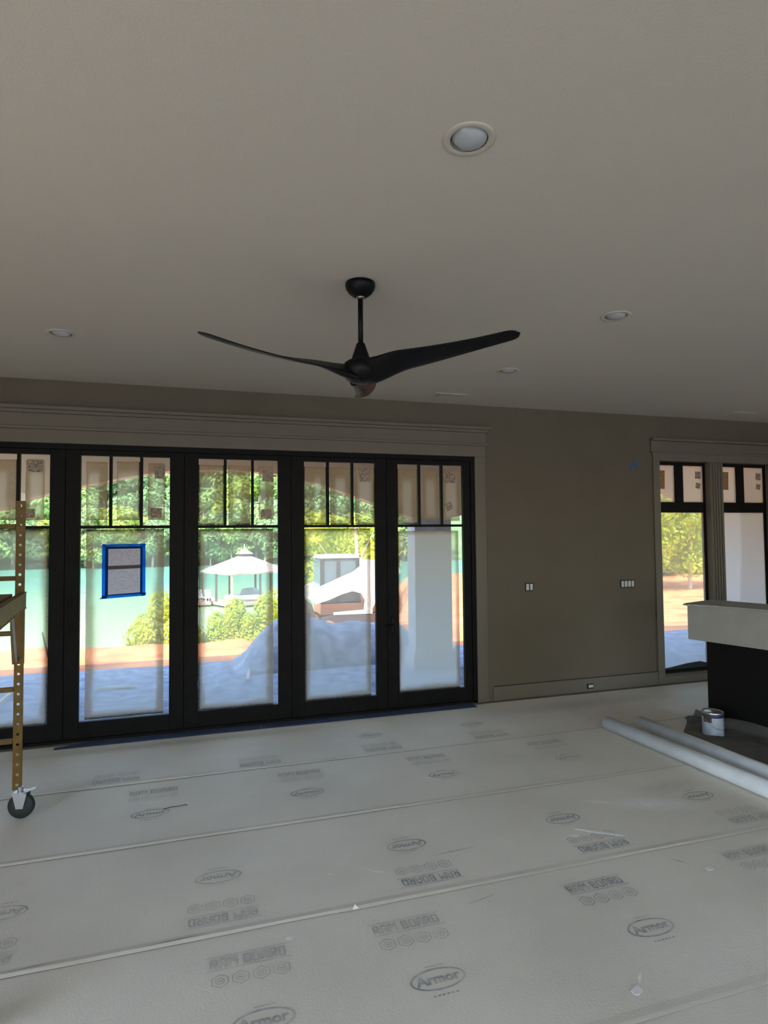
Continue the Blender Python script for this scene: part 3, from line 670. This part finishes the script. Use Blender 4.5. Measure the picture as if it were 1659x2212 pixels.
# drop cloth
bm = bmesh.new(); NX, NY = 40, 60; g = []
ins_out = []
for j in range(NY+1):
    row = []
    for i in range(NX+1):
        u, v = i/NX, j/NY; y = 4.50-v*2.1
        xl = 4.22-.42*sm(0, .22, v)+.03*noise.noise(Vector((0, v*9, 2))); xr = 4.40+.30*(4.35-y)
        x = xl+(xr-xl)*u
        h = .016*abs(noise.noise(Vector((x*7, y*7, 1))))+.028*abs(noise.noise(Vector((x*3.2+4, y*3.2, 7))))*sm(0, .3, u)
        if u > .72: h += .07*sm(.72, 1, u)*(.6+.5*noise.noise(Vector((x*5, y*5, 3))))
        if (x-CX)**2+(y-CY)**2 < .10**2: h = min(h, .0)
        row.append(bm.verts.new((x, y, .0065 + h*(1 if 0 < i else 0))))
    g.append(row)
for a, b in zip(g, g[1:]):
    for i in range(NX): bm.faces.new((a[i], a[i+1], b[i+1], b[i]))
for v in bm.verts:
    if (v.co.x-CX)**2+(v.co.y-CY)**2 < .10**2: v.co.z = .0035
link('drop_cloth', bm, m_cloth, kind='thing', label='crumpled dark grey drop cloth around the counter base and paint can', cat='cloth', smooth=True)

# ------------------------------------------------------------------ wrapped counter
ct = empty('bar_counter', (4.118, 4.321, 0), .29, kind='thing', label='black counter with its top wrapped in grey cardboard, at the right edge', cat='counter')
# local axes: +x to the right, -y toward the room
link('counter_base', bx((.298, -2.6, .1), (.42, -.0, .76), .003), m_base, ct)
link('toe_kick', bx((.312, -2.6, .0), (.41, -.01, .1)), m_base, ct)
bm = bmesh.new(); box(bm, (.0, -2.62, .752), (.425, .0, 1.057), bev=.004)
for v in bm.verts:
    if v.co.z < .8 and v.co.x < .1: v.co.x += .008*noise.noise(Vector((v.co.y*3, 0, 0)))
link('cardboard_skirt', bm, m_card, ct)
bm = bmesh.new()
prism(bm, [(-.10, -.02), (-.105, -.07), (-.085, -.075), (-.09, -.11), (-.02, -.28), (.0, -.5), (.0, -2.62), (.43, -2.62), (.43, .005), (-.01, .005)], 'z', 1.0575, 1.070); link('cardboard_top', bm, m_card, ct)

# ------------------------------------------------------------------ rolling scaffold
sc = empty('rolling_scaffold', (-1.058, 4.19, 0), 0, kind='thing', label='yellow perforated rolling scaffold at the left edge with plywood deck', cat='scaffold')
def post(parent, x, y, z0, z1, pw=.047):
    bm = bmesh.new(); pitch = .0597; n = int((z1-z0)/pitch); r = .0085; K = 8
    h = (z1-z0)/n
    for k in range(n):
        za, zb = z0+k*h, z0+(k+1)*h; zc = (za+zb)/2
        # front plate cell with an octagonal hole
        outer = [(pw/2, zc), (pw/2, zb), (0, zb), (-pw/2, zb), (-pw/2, zc), (-pw/2, za), (0, za), (pw/2, za)]
        O = [bm.verts.new((x+p[0], y-.0, p[1])) for p in outer]; I = [bm.verts.new((x+r*math.cos(2*PI*i/K), y, zc+r*math.sin(2*PI*i/K))) for i in range(K)]
        I2 = [bm.verts.new((x+r*math.cos(2*PI*i/K), y+.0025, zc+r*math.sin(2*PI*i/K))) for i in range(K)]
        for i in range(K):
            j = (i+1) % K; bm.faces.new((O[i], O[j], I[j], I[i])); bm.faces.new((I[i], I[j], I2[j], I2[i]))
    for sx in (-1, 1): box(bm, (x+sx*pw/2-.0015, y-.001, z0), (x+sx*pw/2+.0015, y+.012, z1))
    bmesh.ops.remove_doubles(bm, verts=bm.verts, dist=1e-5)
    return link('upright', bm, m_yellow, parent)
def caster(parent, x, y):
    bm = bmesh.new(); lathe(bm, [(.030, .022), (.068, .020), (.0745, .012), (.0755, 0), (.0745, -.012), (.068, -.020), (.030, -.022)], 32)
    w = link('wheel', xform(bm, Matrix.Translation((x+.006, y, .0775)) @ Matrix.Rotation(math.radians(79), 4, 'Z') @ Matrix.Rotation(PI/2, 4, 'Y')), m_rubber, parent, smooth=True)
    bm = bmesh.new()
    for s in (-1, 1):
        b2 = bmesh.new(); prism(b2, [(-.042, .15), (.042, .15), (.020, .062), (-.020, .062)], 'x', s*.028-.0015, s*.028+.0015)
        me = bpy.data.meshes.new('x'); b2.to_mesh(me); b2.free(); bm.from_mesh(me)
    box(bm, (-.035, -.04, .150), (.035, .04, .156)); 
    xform(bm, Matrix.Translation((x+.006, y, .004)) @ Matrix.Rotation(math.radians(79), 4, 'Z')); link('fork', bm, m_steel, parent)
    bm = bmesh.new(); tube(bm, (x, y, .158), (x, y, .19), .016); box(bm, (0, -.018, -.002), (.085, .018, .002), Matrix.Translation((x+.005, y-.02, .158)) @ Matrix.Rotation(-.25, 4, 'Y')); link('brake_pedal', bm, m_steel, parent)
PX = .0
dirv = Vector((.13, -.9915, 0)); 
for (ox, oy) in ((0, 0), (-.72, .0), (dirv.x*1.8, dirv.y*1.8), (dirv.x*1.8-.72, dirv.y*1.8)):
    post(sc, ox, oy, .17, 1.925); caster(sc, ox+.02, oy)
for oy_, off in ((.012, Vector((0, 0, 0))), (.012, dirv*1.8)):
    for z in (.462, .773, 1.113, 1.448, 1.768):
        bm = bmesh.new(); box(bm, (-.69, -.014, -.014), (-.028, .014, .014), bev=.004); xform(bm, Matrix.Translation((off.x, off.y+oy_, z))); link('rung', bm, m_yellow, sc)
ang = math.atan2(-dirv.x, dirv.y)+PI
for ox in (.0, -.72):
    bm = bmesh.new(); RZ = Matrix.Translation((ox, 0, 0)) @ Matrix.Rotation(math.atan2(dirv.y, dirv.x), 4, 'Z')
    s_ = 1 if ox == 0 else -1
    box(bm, (-.02, -.003+s_*.030, 1.268), (1.82, .003+s_*.030, 1.358)); box(bm, (-.02, min(0, s_*.030)+.003, 1.262), (1.82, max(0, s_*.030)+.006, 1.268)); box(bm, (-.02, min(0, s_*.03)+.003, 1.358), (1.82, max(0, s_*.03)+.006, 1.364))
    xform(bm, RZ); link('side_rail', bm, m_yellow, sc)
bm = bmesh.new(); prism(bm, [(-.03, -.035), (-.69, -.035), (dirv.x*1.8-.69, dirv.y*1.78), (dirv.x*1.8-.03, dirv.y*1.78)], 'z', 1.340, 1.357); link('deck', bm, m_wood, sc)
for ox in (.0, -.72):
    bm = bmesh.new(); p = Vector((ox-.005, -.03, .95)); q = Vector((ox-.005, 0, 1.262))+dirv*.25; tube(bm, p, q, .007, 8); link('diagonal_brace', bm, m_steel, sc)
    bm = bmesh.new(); prism(bm, [(ox-.03, .93), (ox+.032, .93), (ox+.032, 1.262), (ox-.045, 1.262), (ox-.043, 1.15)], 'y', -.022, -.004); link('bracket', bm, m_yellow, sc)
sc.location = (-1.060, 4.19, 0)

# ------------------------------------------------------------------ porch outside
po = empty('trim_4', (0, 8.6, 0), kind='structure')
AR = [(-2.75, 1.98), (-2.41, 2.06), (-2.1, 2.19), (-1.86, 2.27), (-1.49, 2.37), (-.85, 2.52), (-.4, 2.59), (.41, 2.63), (1.1, 2.58), (1.65, 2.45), (1.93, 2.36), (2.35, 2.22), (2.8, 2.06), (3.1, 1.95)]
sh = [(x+5.95+.05, z) for x, z in AR]
low = [(-6.0, 1.95)] + AR + [(3.7, 1.95)] + [(min(9.14, x*.93+6.25+.05), z-.03) for x, z in AR][1:-1] + [(9.14, 1.95), (9.84, 1.95), (13, 2.1)]
low = sorted(low, key=lambda p: p[0])
link('arched_beam', (lambda bm: (prism(bm, low+[(13, 3.02), (-6, 3.02)], 'y', 0, .25), bm)[1])(bmesh.new()), m_porch, po)
link('porch_ceiling', bx((-6, D+WT-8.6, 3.02), (13, .32, 3.06)), m_porch, po)
link('porch_roof', bx((-6, D+WT-8.6, 3.06), (13, .35, 3.30)), m_porch, po)
for x0, x1 in ((-3.35, -2.75), (3.1, 3.7), (9.14, 9.84)):
    c = link('porch_column', bx((x0, -.05, -.34), (x1, .30, 1.96), .01), m_stone, po); 
    link('column_plinth', bx((x0-.05, -.10, -.34), (x1+.05, .35, -.05), .01), m_stone, c)

# terrain
def bank(x): return 12.3+4.8*sm(.9, 2.6, x)+16*sm(6.5, 12, x)
def ground_z(x, y):
    b = bank(x); z = -.31-.30*sm(10.5, 14, y)*sm(.8, 2.4, x)
    z += .035*noise.noise(Vector((x*.9, y*.9, 0)))+.10*noise.noise(Vector((x*.8, y*1.6, 5)))*sm(10.2, 11.5, y)
    if y > b: z -= (y-b)*.42
    return max(z, -6)
def grid(x0, x1, y0, y1, nx, ny, zf):
    bm = bmesh.new(); g = [[bm.verts.new((x0+(x1-x0)*i/nx, y0+(y1-y0)*j/ny, zf(x0+(x1-x0)*i/nx, y0+(y1-y0)*j/ny))) for i in range(nx+1)] for j in range(ny+1)]
    for a, b in zip(g, g[1:]):
        for i in range(nx): bm.faces.new((a[i], a[i+1], b[i+1], b[i]))
    return bm
link('gravel_ground', grid(-14, 30, D+WT, 10.1, 90, 16, ground_z), m_gravel, kind='structure', smooth=True)
link('clay_bank', grid(-20, 60, 10.1, 44, 160, 90, ground_z), m_clay, kind='structure', smooth=True)
link('rear_patio', bx((-40, -60, -.4), (45, YB-.15, -.12)), m_bounce, kind='structure')  # unseen pale ground added to bounce sunlight up to the ceiling
link('side_ground', bx((-60, -60, -.5), (-40, 5, -.2)), m_bounce, kind='structure')  # more unseen pale ground added for bounced light
link('lake_water', bx((-260, 14, -5.2), (420, 175, -4.9)), m_lake, kind='structure', label='calm teal lake')
def hill_z(x, y): return -5.2+42*sm(143, 235, y)+3*noise.noise(Vector((x*.03, y*.03, 0)))
link('far_hill', grid(-200, 420, 141, 250, 60, 14, hill_z), m_hill, kind='structure', smooth=True)

# gravel mound in the porch shade
bm = bmesh.new(); NX, NY = 60, 30; g = []
for j in range(NY+1):
    row = []
    for i in range(NX+1):
        x = .35+i/NX*3.6; y = 8.95+j/NY*1.6; u = i/NX; v = j/NY
        h = .80*sm(0, .27, u)*(1-.25*sm(.3, .5, u))*(1-sm(.75, 1, u))*math.sin(PI*v)**.8
        h *= 1+.08*noise.noise(Vector((x*3, y*3, 0)))
        row.append(bm.verts.new((x, y, -.36+h+.02*noise.noise(Vector((x*9, y*9, 0))))))
    g.append(row)
for a, b in zip(g, g[1:]):
    for i in range(NX): bm.faces.new((a[i], a[i+1], b[i+1], b[i]))
link('gravel_mound', bm, m_gravel, kind='stuff', label='blue-grey gravel mound outside behind the third and fourth doors', cat='gravel', smooth=True)
# strips of lumber lying on the gravel
for (x0, y0), (x1, y1), lb in (((-2.30, 7.0), (-2.32, 9.2), 'pale wooden strip on the gravel seen through the leftmost door'), ((-1.30, 8.75), (-.83, 8.65), 'short pale wooden strip on the gravel seen through the second door'), ((.62, 8.5), (.82, 10.2), 'pale wooden strip leaning toward the gravel mound')):
    d = Vector((x1-x0, y1-y0, 0)); bm = bmesh.new(); box(bm, (0, -.018, 0), (d.length, .018, .02)); xform(bm, Matrix.Translation((x0, y0, ground_z(x0, y0)+.02)) @ Matrix.Rotation(math.atan2(d.y, d.x), 4, 'Z'))
    link('wooden_strip', bm, m_bark, kind='thing', label=lb, cat='lumber', group='wooden strips on the gravel')

# ------------------------------------------------------------------ compact loader beyond the mound
ld = empty('track_loader', (3.1, 14, -.62), kind='thing', label='white compact loader with grey cab beyond the gravel mound', cat='vehicle')
def lp(nm, pts, y0, y1, m, bev=0):
    bm = bmesh.new(); prism(bm, [(x-3.1, z+.62) for x, z in pts], 'y', y0, y1); return link(nm, bm, m, ld)
for s, y0 in ((0, -.75), (1, .45)):
    arm = [(2.30, .30), (2.42, .50), (2.62, .58), (3.0, .74), (3.35, .88), (3.55, 1.04), (3.85, 1.12), (4.35, 1.06), (4.45, .85), (4.2, .55), (3.92, .45), (3.80, .1), (3.72, -.02), (3.58, -.02), (3.60, .20), (3.50, .38), (3.30, .44), (3.05, .38), (2.75, .26), (2.45, .18)]
    lp('lift_arm', arm, y0, y0+.12, m_whp)
cab = lp('cab', [(2.62, .15), (2.62, 1.14), (2.70, 1.22), (3.42, 1.22), (3.50, 1.14), (3.55, .15)], -.5, .42, m_cab)
for x0, x1 in ((2.60, 2.67), (2.98, 3.04), (3.44, 3.52)): lp('cab_pillar', [(x0, .15), (x1, .15), (x1, 1.18), (x0, 1.18)], -.53, -.49, m_track)
lp('cab_roof', [(2.60, 1.18), (3.54, 1.18), (3.48, 1.25), (2.66, 1.25)], -.53, .45, m_stone)
lp('engine_body', [(2.62, -.1), (2.62, .16), (3.7, .2), (4.4, .6), (4.55, .1), (4.4, -.15)], -.5, .42, m_orange)
lp('light_bar', [(2.85, -.02), (3.75, .02), (3.75, -.08), (2.85, -.07)], -.78, -.74, m_whp)
for y0 in (-.78, .42):
    tr_ = lp('track', [(2.50, -.35), (2.62, -.14), (2.8, -.10), (3.95, -.08), (4.15, -.18), (4.22, -.36), (4.10, -.58), (3.9, -.62), (2.8, -.62), (2.6, -.55)], y0, y0+.34, m_track)
    for x, z, r in ((2.72, -.36, .17), (3.1, -.48, .10), (3.4, -.48, .10), (3.7, -.48, .10), (4.0, -.34, .17)):
        bm = bmesh.new(); tube(bm, (x-3.1, y0-.02, z+.62), (x-3.1, y0+.0, z+.62), r, 16); link('track_wheel', bm, m_orange, tr_)
lp('bucket', [(1.75, -.55), (2.35, -.60), (2.45, -.1), (2.35, .2), (2.25, -.1), (2.0, -.48)], -.8, .5, m_track)

# ------------------------------------------------------------------ boat dock with hipped roof
gz = empty('boat_dock', (4.2, 61.5, -4.5), kind='thing', label='boathouse with pale hipped roof and cupola on the lake', cat='dock')
aF = math.radians(-109.5); cr_ = [(4.6*math.cos(aF+k*PI/2), 4.6*math.sin(aF+k*PI/2)) for k in range(4)]
bm = bmesh.new(); E0 = [bm.verts.new((x, y, 2.78)) for x, y in cr_]; E1 = [bm.verts.new((x*.16, y*.16, 4.25)) for x, y in cr_]; E2 = [bm.verts.new((x*.97, y*.97, 2.62)) for x, y in cr_]
for k in range(4): j = (k+1) % 4; bm.faces.new((E0[k], E0[j], E1[j], E1[k])); bm.faces.new((E0[k], E2[k], E2[j], E0[j]))
bm.faces.new(E1); bm.faces.new(E2[::-1]); link('hipped_roof', bm, m_roof, gz)
bm = bmesh.new(); A = [bm.verts.new((x*.13, y*.13, 4.2)) for x, y in cr_]; B = [bm.verts.new((x*.13, y*.13, 4.55)) for x, y in cr_]
for k in range(4): j = (k+1) % 4; bm.faces.new((A[k], A[j], B[j], B[k]))
cu = link('cupola', bm, m_post, gz)
bm = bmesh.new(); A = [bm.verts.new((x*.20, y*.20, 4.5)) for x, y in cr_]; t_ = bm.verts.new((0, 0, 5.05))
for k in range(4): bm.faces.new((A[k], A[(k+1) % 4], t_))
bm.faces.new(A[::-1]); link('cupola_roof', bm, m_roof, cu)
bm = bmesh.new(); tube(bm, (0, 0, 5.0), (0, 0, 5.45), .05, 8); link('finial', bm, m_roof, cu)
pts_ = [(x*.93, y*.93) for x, y in cr_]; 
for k in range(4):
    a, b = pts_[k], pts_[(k+1) % 4]
    for t in (0, .5):
        x, y = a[0]+(b[0]-a[0])*t, a[1]+(b[1]-a[1])*t
        if abs(x) < 30: bm = bmesh.new(); box(bm, (x-.11, y-.11, -.9), (x+.11, y+.11, 2.65)); link('post', bm, m_dock if (k == 0 and t == 0) else m_post, gz)
bm = bmesh.new(); RZ = Matrix.Rotation(aF+PI/4, 4, 'Z'); box(bm, (-3.35, -3.35, -.25), (3.35, -1.9, 0), RZ); box(bm, (-3.35, 1.9, -.25), (3.35, 3.35, 0), RZ); box(bm, (1.9, -1.9, -.25), (3.35, 1.9, 0), RZ); link('deck', bm, m_dock, gz)
bm = bmesh.new(); box(bm, (-7.5, -1.8, -.25), (-3.2, 3.0, 0)); link('deck', bm, m_dock, gz)
bm = bmesh.new(); tube(bm, (2.2, -4.0, -.1), (4.0, -6.5, -1.2), .05, 6); link('mooring_rope', bm, m_whp, gz)
bt = empty('motor_boat', (5.0, 60.5, -4.75), math.radians(-20), kind='thing', label='white motor boat under the boathouse roof', cat='boat')
bm = bmesh.new(); rows = []
for i in range(13):
    t = i/12; w = .95*(1-sm(.55, 1, t)**1.3*.97); x = -2.6+5.2*t; zz = .25*t*t
    rows.append([bm.verts.new((x, y, z)) for y, z in ((-w, .75+zz), (-w*.9, .35+zz*.6), (-w*.5, .05+zz*.4), (0, -.05+zz*.4), (w*.5, .05+zz*.4), (w*.9, .35+zz*.6), (w, .75+zz))])
for a, b in zip(rows, rows[1:]):
    for k in range(6): bm.faces.new((a[k], b[k], b[k+1], a[k+1]))
    bm.faces.new((a[6], b[6], b[0], a[0]))
bm.faces.new(rows[0]); link('hull', bm, m_whp, bt)
bm = bmesh.new(); prism(bm, [(-1.2, .75), (-1.0, 1.35), (.0, 1.4), (.7, .85)], 'y', -.6, .6); link('windshield', bm, m_cab, bt)
for x, y, lb in ((-2.7, -1.0, 'left of two white chairs on the boathouse deck'), (-1.9, -1.3, 'right of two white chairs on the boathouse deck')):
    ch = empty('deck_chair', (4.2+x-1.4, 61.5+y, -4.5), .5, kind='thing', label=lb, cat='chair', group='white deck chairs')
    link('seat', bx((-.3, -.3, .38), (.3, .3, .44)), m_whp, ch); bm = bmesh.new(); box(bm, (-.3, 0, 0), (.3, .05, .75), Matrix.Translation((0, .28, .42)) @ Matrix.Rotation(-.3, 4, 'X')); link('backrest', bm, m_whp, ch)
    for sx in (-.28, .24):
        for sy in (-.28, .24): link('leg', bx((sx, sy, 0), (sx+.05, sy+.05, .38)), m_whp, ch)

# ------------------------------------------------------------------ trees and shrubs
def leaves(n, blobs, size, seed):
    rnd = random.Random(seed); vs, fs = [], []
    for _ in range(n):
        c, r = blobs[rnd.randrange(len(blobs))]
        d = Vector((rnd.gauss(0, 1), rnd.gauss(0, 1), rnd.gauss(0, 1))).normalized(); rr = (.72+.32*rnd.random())
        p = Vector(c)+Vector((d.x*r[0], d.y*r[1], d.z*r[2]))*rr
        nrm = (d+Vector((rnd.uniform(-.6, .6), rnd.uniform(-.6, .6), rnd.uniform(-.2, .9)))).normalized()
        a = nrm.orthogonal().normalized(); b = nrm.cross(a); th = rnd.random()*PI; a, b = a*math.cos(th)+b*math.sin(th), b*math.cos(th)-a*math.sin(th)
        s = size*rnd.uniform(.6, 1.3); k = len(vs)
        vs += [p-a*s, p-b*s*.55, p+a*s, p+b*s*.55]; fs.append((k, k+1, k+2, k+3))
    me = bpy.data.meshes.new('crown'); me.from_pydata(vs, [], fs); return me
def tree_kind(name, m, n, blobs, size, th, tr, seed, lean=0):
    root = empty(name, (0, 0, -100)); me = leaves(n, blobs, size, seed); me.materials.append(m)
    link('crown', me, None, root)
    bm = bmesh.new(); top = Vector((lean*th, 0, th)); mid = Vector((lean*th*.3, .05*th, th*.5))
    tube(bm, (0, 0, -.6), mid, tr, 8, tr*.75); tube(bm, mid, top, tr*.75, 8, tr*.35)
    for k in range(4):
        c = Vector(blobs[k % len(blobs)][0]); tube(bm, mid.lerp(top, .2+.2*k), c, tr*.4, 6, tr*.12)
    link('trunk', bm, m_bark, root); return root
def rb(n, R, zc, H, seed, br):
    rnd = random.Random(seed); out = []
    for _ in range(n):
        a = rnd.random()*2*PI; q = rnd.random()**.5*R; out.append(((q*math.cos(a), q*math.sin(a), zc+rnd.uniform(-H, H)), (br*rnd.uniform(.7, 1.2),)*2+(br*rnd.uniform(.6, .95),)))
    return out
FK = [tree_kind('bank_tree', L_far[i % 3], 2600, rb(11, 3.2, 7, 3.2, 11+i, 2.3), .50, 9, .28, i) for i in range(4)]
FK[3].children[0].data.materials.clear(); FK[3].children[0].data.materials.append(L_far[0])
KN = ['dark green rounded tree', 'mid green bushy tree', 'yellow-green sunlit tree', 'deep green tall tree']
rnd = random.Random(3); placed = []; cnt = 0
rows_ = [(146, 6.4, .95), (153, 7.5, 1.1), (164, 9, 1.35), (178, 10, 1.6)]
for ri, (y, dx, s) in enumerate(rows_):
    x = -62 if ri < 3 else -75
    lim = 62
    while x < lim:
        k = rnd.choice((0, 1, 1, 2, 3, 0)); o = FK[k]
        if o.location.z < -50: t = o
        else: t = copy_tree(o)
        xx, yy = x+rnd.uniform(-1.5, 1.5), y+rnd.uniform(-2, 2); s2 = s*rnd.uniform(.85, 1.2)
        t.location = (xx, yy, hill_z(xx, yy)); t.scale = (s2, s2, s2*rnd.uniform(.9, 1.15)); t.rotation_euler = (0, 0, rnd.random()*6)
        xw = xx*D/yy; NM = ['first', 'second', 'third', 'fourth', 'fifth']; inside = [q for q in range(5) if GL[q][0] <= xw <= GL[q][1]]
        if inside: f_ = (xw-GL[inside[0]][0])/.7; side = '%s of %s door pane' % (['left edge', 'left half', 'right half', 'right edge'][min(3, int(f_*4))], NM[inside[0]])
        elif xw < GL[0][0]: side = 'left of the first door'
        elif xw > GL[4][1]: side = 'right of the last door'
        else: side = 'right of %s door pane' % NM[max(q for q in range(5) if GL[q][1] < xw)]
        tag(t, 'thing', '%s %s, far shore, %s' % (KN[k], ['at water', 'above water', 'mid slope', 'high'][ri], side), 'tree', 'trees on the far shore, ' + ['front row', 'second row', 'third row', 'top row'][ri])
        x += dx
for ri, (y, dx, s) in enumerate(((148, 13, 1.5), (165, 15, 1.9))):   # far shore seen past the near trees through the right windows
    x = 131+ri*14; q_ = 0
    while x < 178+ri*12:
        k = rnd.choice((0, 1, 3)); t = copy_tree(FK[k]); xx = x+rnd.uniform(-2, 2)
        t.location = (xx, y, hill_z(xx, y)); t.scale = (s, s, s); t.rotation_euler = (0, 0, rnd.random()*6)
        tag(t, 'thing', '%s far behind the right-hand windows, %s, %s' % (KN[k], ['low on shore', 'higher on slope'][ri], ['leftmost', 'second from left', 'third from left', 'fourth from left', 'fifth from left', 'sixth from left'][q_]), 'tree', 'far trees behind the right windows'); x += dx; q_ += 1
NK = tree_kind('young_tree', L_near, 5200, rb(15, 1.3, 2.7, 1.7, 50, .85), .085, 3.8, .07, 9, .12)
near = [((15.6, 19.5), 1.05, 'leftmost yellow-green young tree outside the right windows'), ((17.4, 20.5), 1.25, 'tall yellow-green young tree in the middle of the right window view'), ((19.2, 20.0), 1.15, 'yellow-green young tree rightmost outside the windows'),
        ((18.2, 25.5), 1.5, 'taller yellow-green tree behind the young trees at right'), ((21.5, 26), 1.5, 'taller yellow-green tree at far right behind the porch column'), ((15.5, 27), 1.35, 'yellow-green tree at left behind the young trees'),
        ((19.6, 28.5), 1.45, 'low yellow-green tree behind the middle young tree'), ((23.5, 30.5), 1.7, 'broad yellow-green tree farthest back outside the right windows'), ((17.6, 30.5), 1.6, 'broad yellow-green tree behind at the left of the right window view')]
for i, ((x, y), s, lb) in enumerate(near):
    t = NK if i == 0 else copy_tree(NK)
    t.location = (x, y, ground_z(x, y)); t.scale = (s, s, s); t.rotation_euler = (0, 0, i*1.7); tag(t, 'thing', lb, 'tree', 'young trees outside the right windows')
t = copy_tree(NK); x, y = 6.55, 27.5; t.location = (x, y, -4.6); t.scale = (1.55, 1.55, 1.55); t.rotation_euler = (0, 0, 2); tag(t, 'thing', 'bright yellow-green tree behind the loader cab', 'tree', None)
if 'group' in t: del t['group']
bm = bmesh.new(); tube(bm, (0, 0, 0), (-.25, 0, 4.6), .11, 10, .06); tube(bm, (-.18, 0, 3.2), (.5, .2, 4.4), .04, 6, .015)
link('bare_trunk', bm, m_bark, kind='thing', label='bare pale trunk standing right of the loader cab', cat='tree', loc=(5.85, 22, -2.6))
SKD = leaves(2600, [((0, 0, .38), (.42, .40, .36)), ((.35, .1, .3), (.3, .3, .28)), ((-.34, 0, .28), (.3, .3, .26)), ((.05, .1, .75), (.2, .2, .28))], .034, 77); SKD.materials.append(L_near)
sb_ = bmesh.new()
for k in range(7): tube(sb_, (0, 0, -.1), (math.cos(k)*.35, math.sin(k)*.3, .55), .012, 5, .004)
SBM = bpy.data.meshes.new('stems'); sb_.to_mesh(SBM); sb_.free(); SBM.materials.append(m_bark)
SH = [((-.62, 12.6, -.62), 1.25), ((-.98, 13.1, -.85), 1.0), ((.30, 12.7, -.85), 1.0), ((.72, 12.9, -.75), 1.15), ((1.15, 12.6, -.72), 1.2), ((1.62, 13.0, -.70), 1.25), ((.52, 12.35, -.62), .8), ((1.0, 12.2, -.62), .8)]
SL = ['yellow-green shrub on the bank right of the paper notice', 'small yellow-green shrub on the bank left below the notice', 'leftmost yellow-green shrub below the boathouse', 'second yellow-green shrub from the left below the boathouse', 'yellow-green shrub in the middle below the boathouse', 'yellow-green shrub beside the gravel mound top', 'small front yellow-green shrub at left on the clay bank', 'small front yellow-green shrub against the mound slope']
for (loc, s), lb in zip(SH, SL):
    r = empty('bank_shrub', loc, random.random()*6, kind='thing', label=lb, cat='shrub', group='yellow-green shrubs on the bank'); r.scale = (s, s, s)
    for nm, me in (('foliage', SKD), ('stems', SBM)):
        o = bpy.data.objects.new(nm, me); COL.objects.link(o); o.parent = r
for i in range(5):   # undergrowth at the far edge of the right-hand clearing
    x = 23.6+1.2*i; y = 27.5+(i % 2)*.9; r = empty('undergrowth_shrub', (x, y, ground_z(x, y)-.1), i*1.3, kind='thing', label='%s low yellow-green undergrowth shrub beneath the trees outside the right windows' % ['leftmost', 'second from left', 'middle', 'second from right', 'rightmost'][i], cat='shrub', group='undergrowth outside the right windows'); r.scale = (3.2, 3.2, 2.3)
    o = bpy.data.objects.new('foliage', SKD); COL.objects.link(o); o.parent = r
# bent stake on the bank seen through the leftmost door
bm = bmesh.new(); tube(bm, (0, 0, -.1), (-.12, 0, .45), .02, 6, .012); tube(bm, (-.02, 0, .05), (.14, 0, .18), .012, 6)
link('dead_branch', bm, m_post, kind='thing', label='dead forked branch stuck in the clay bank at far left', cat='branch', loc=(-2.42, 11.4, -.33))
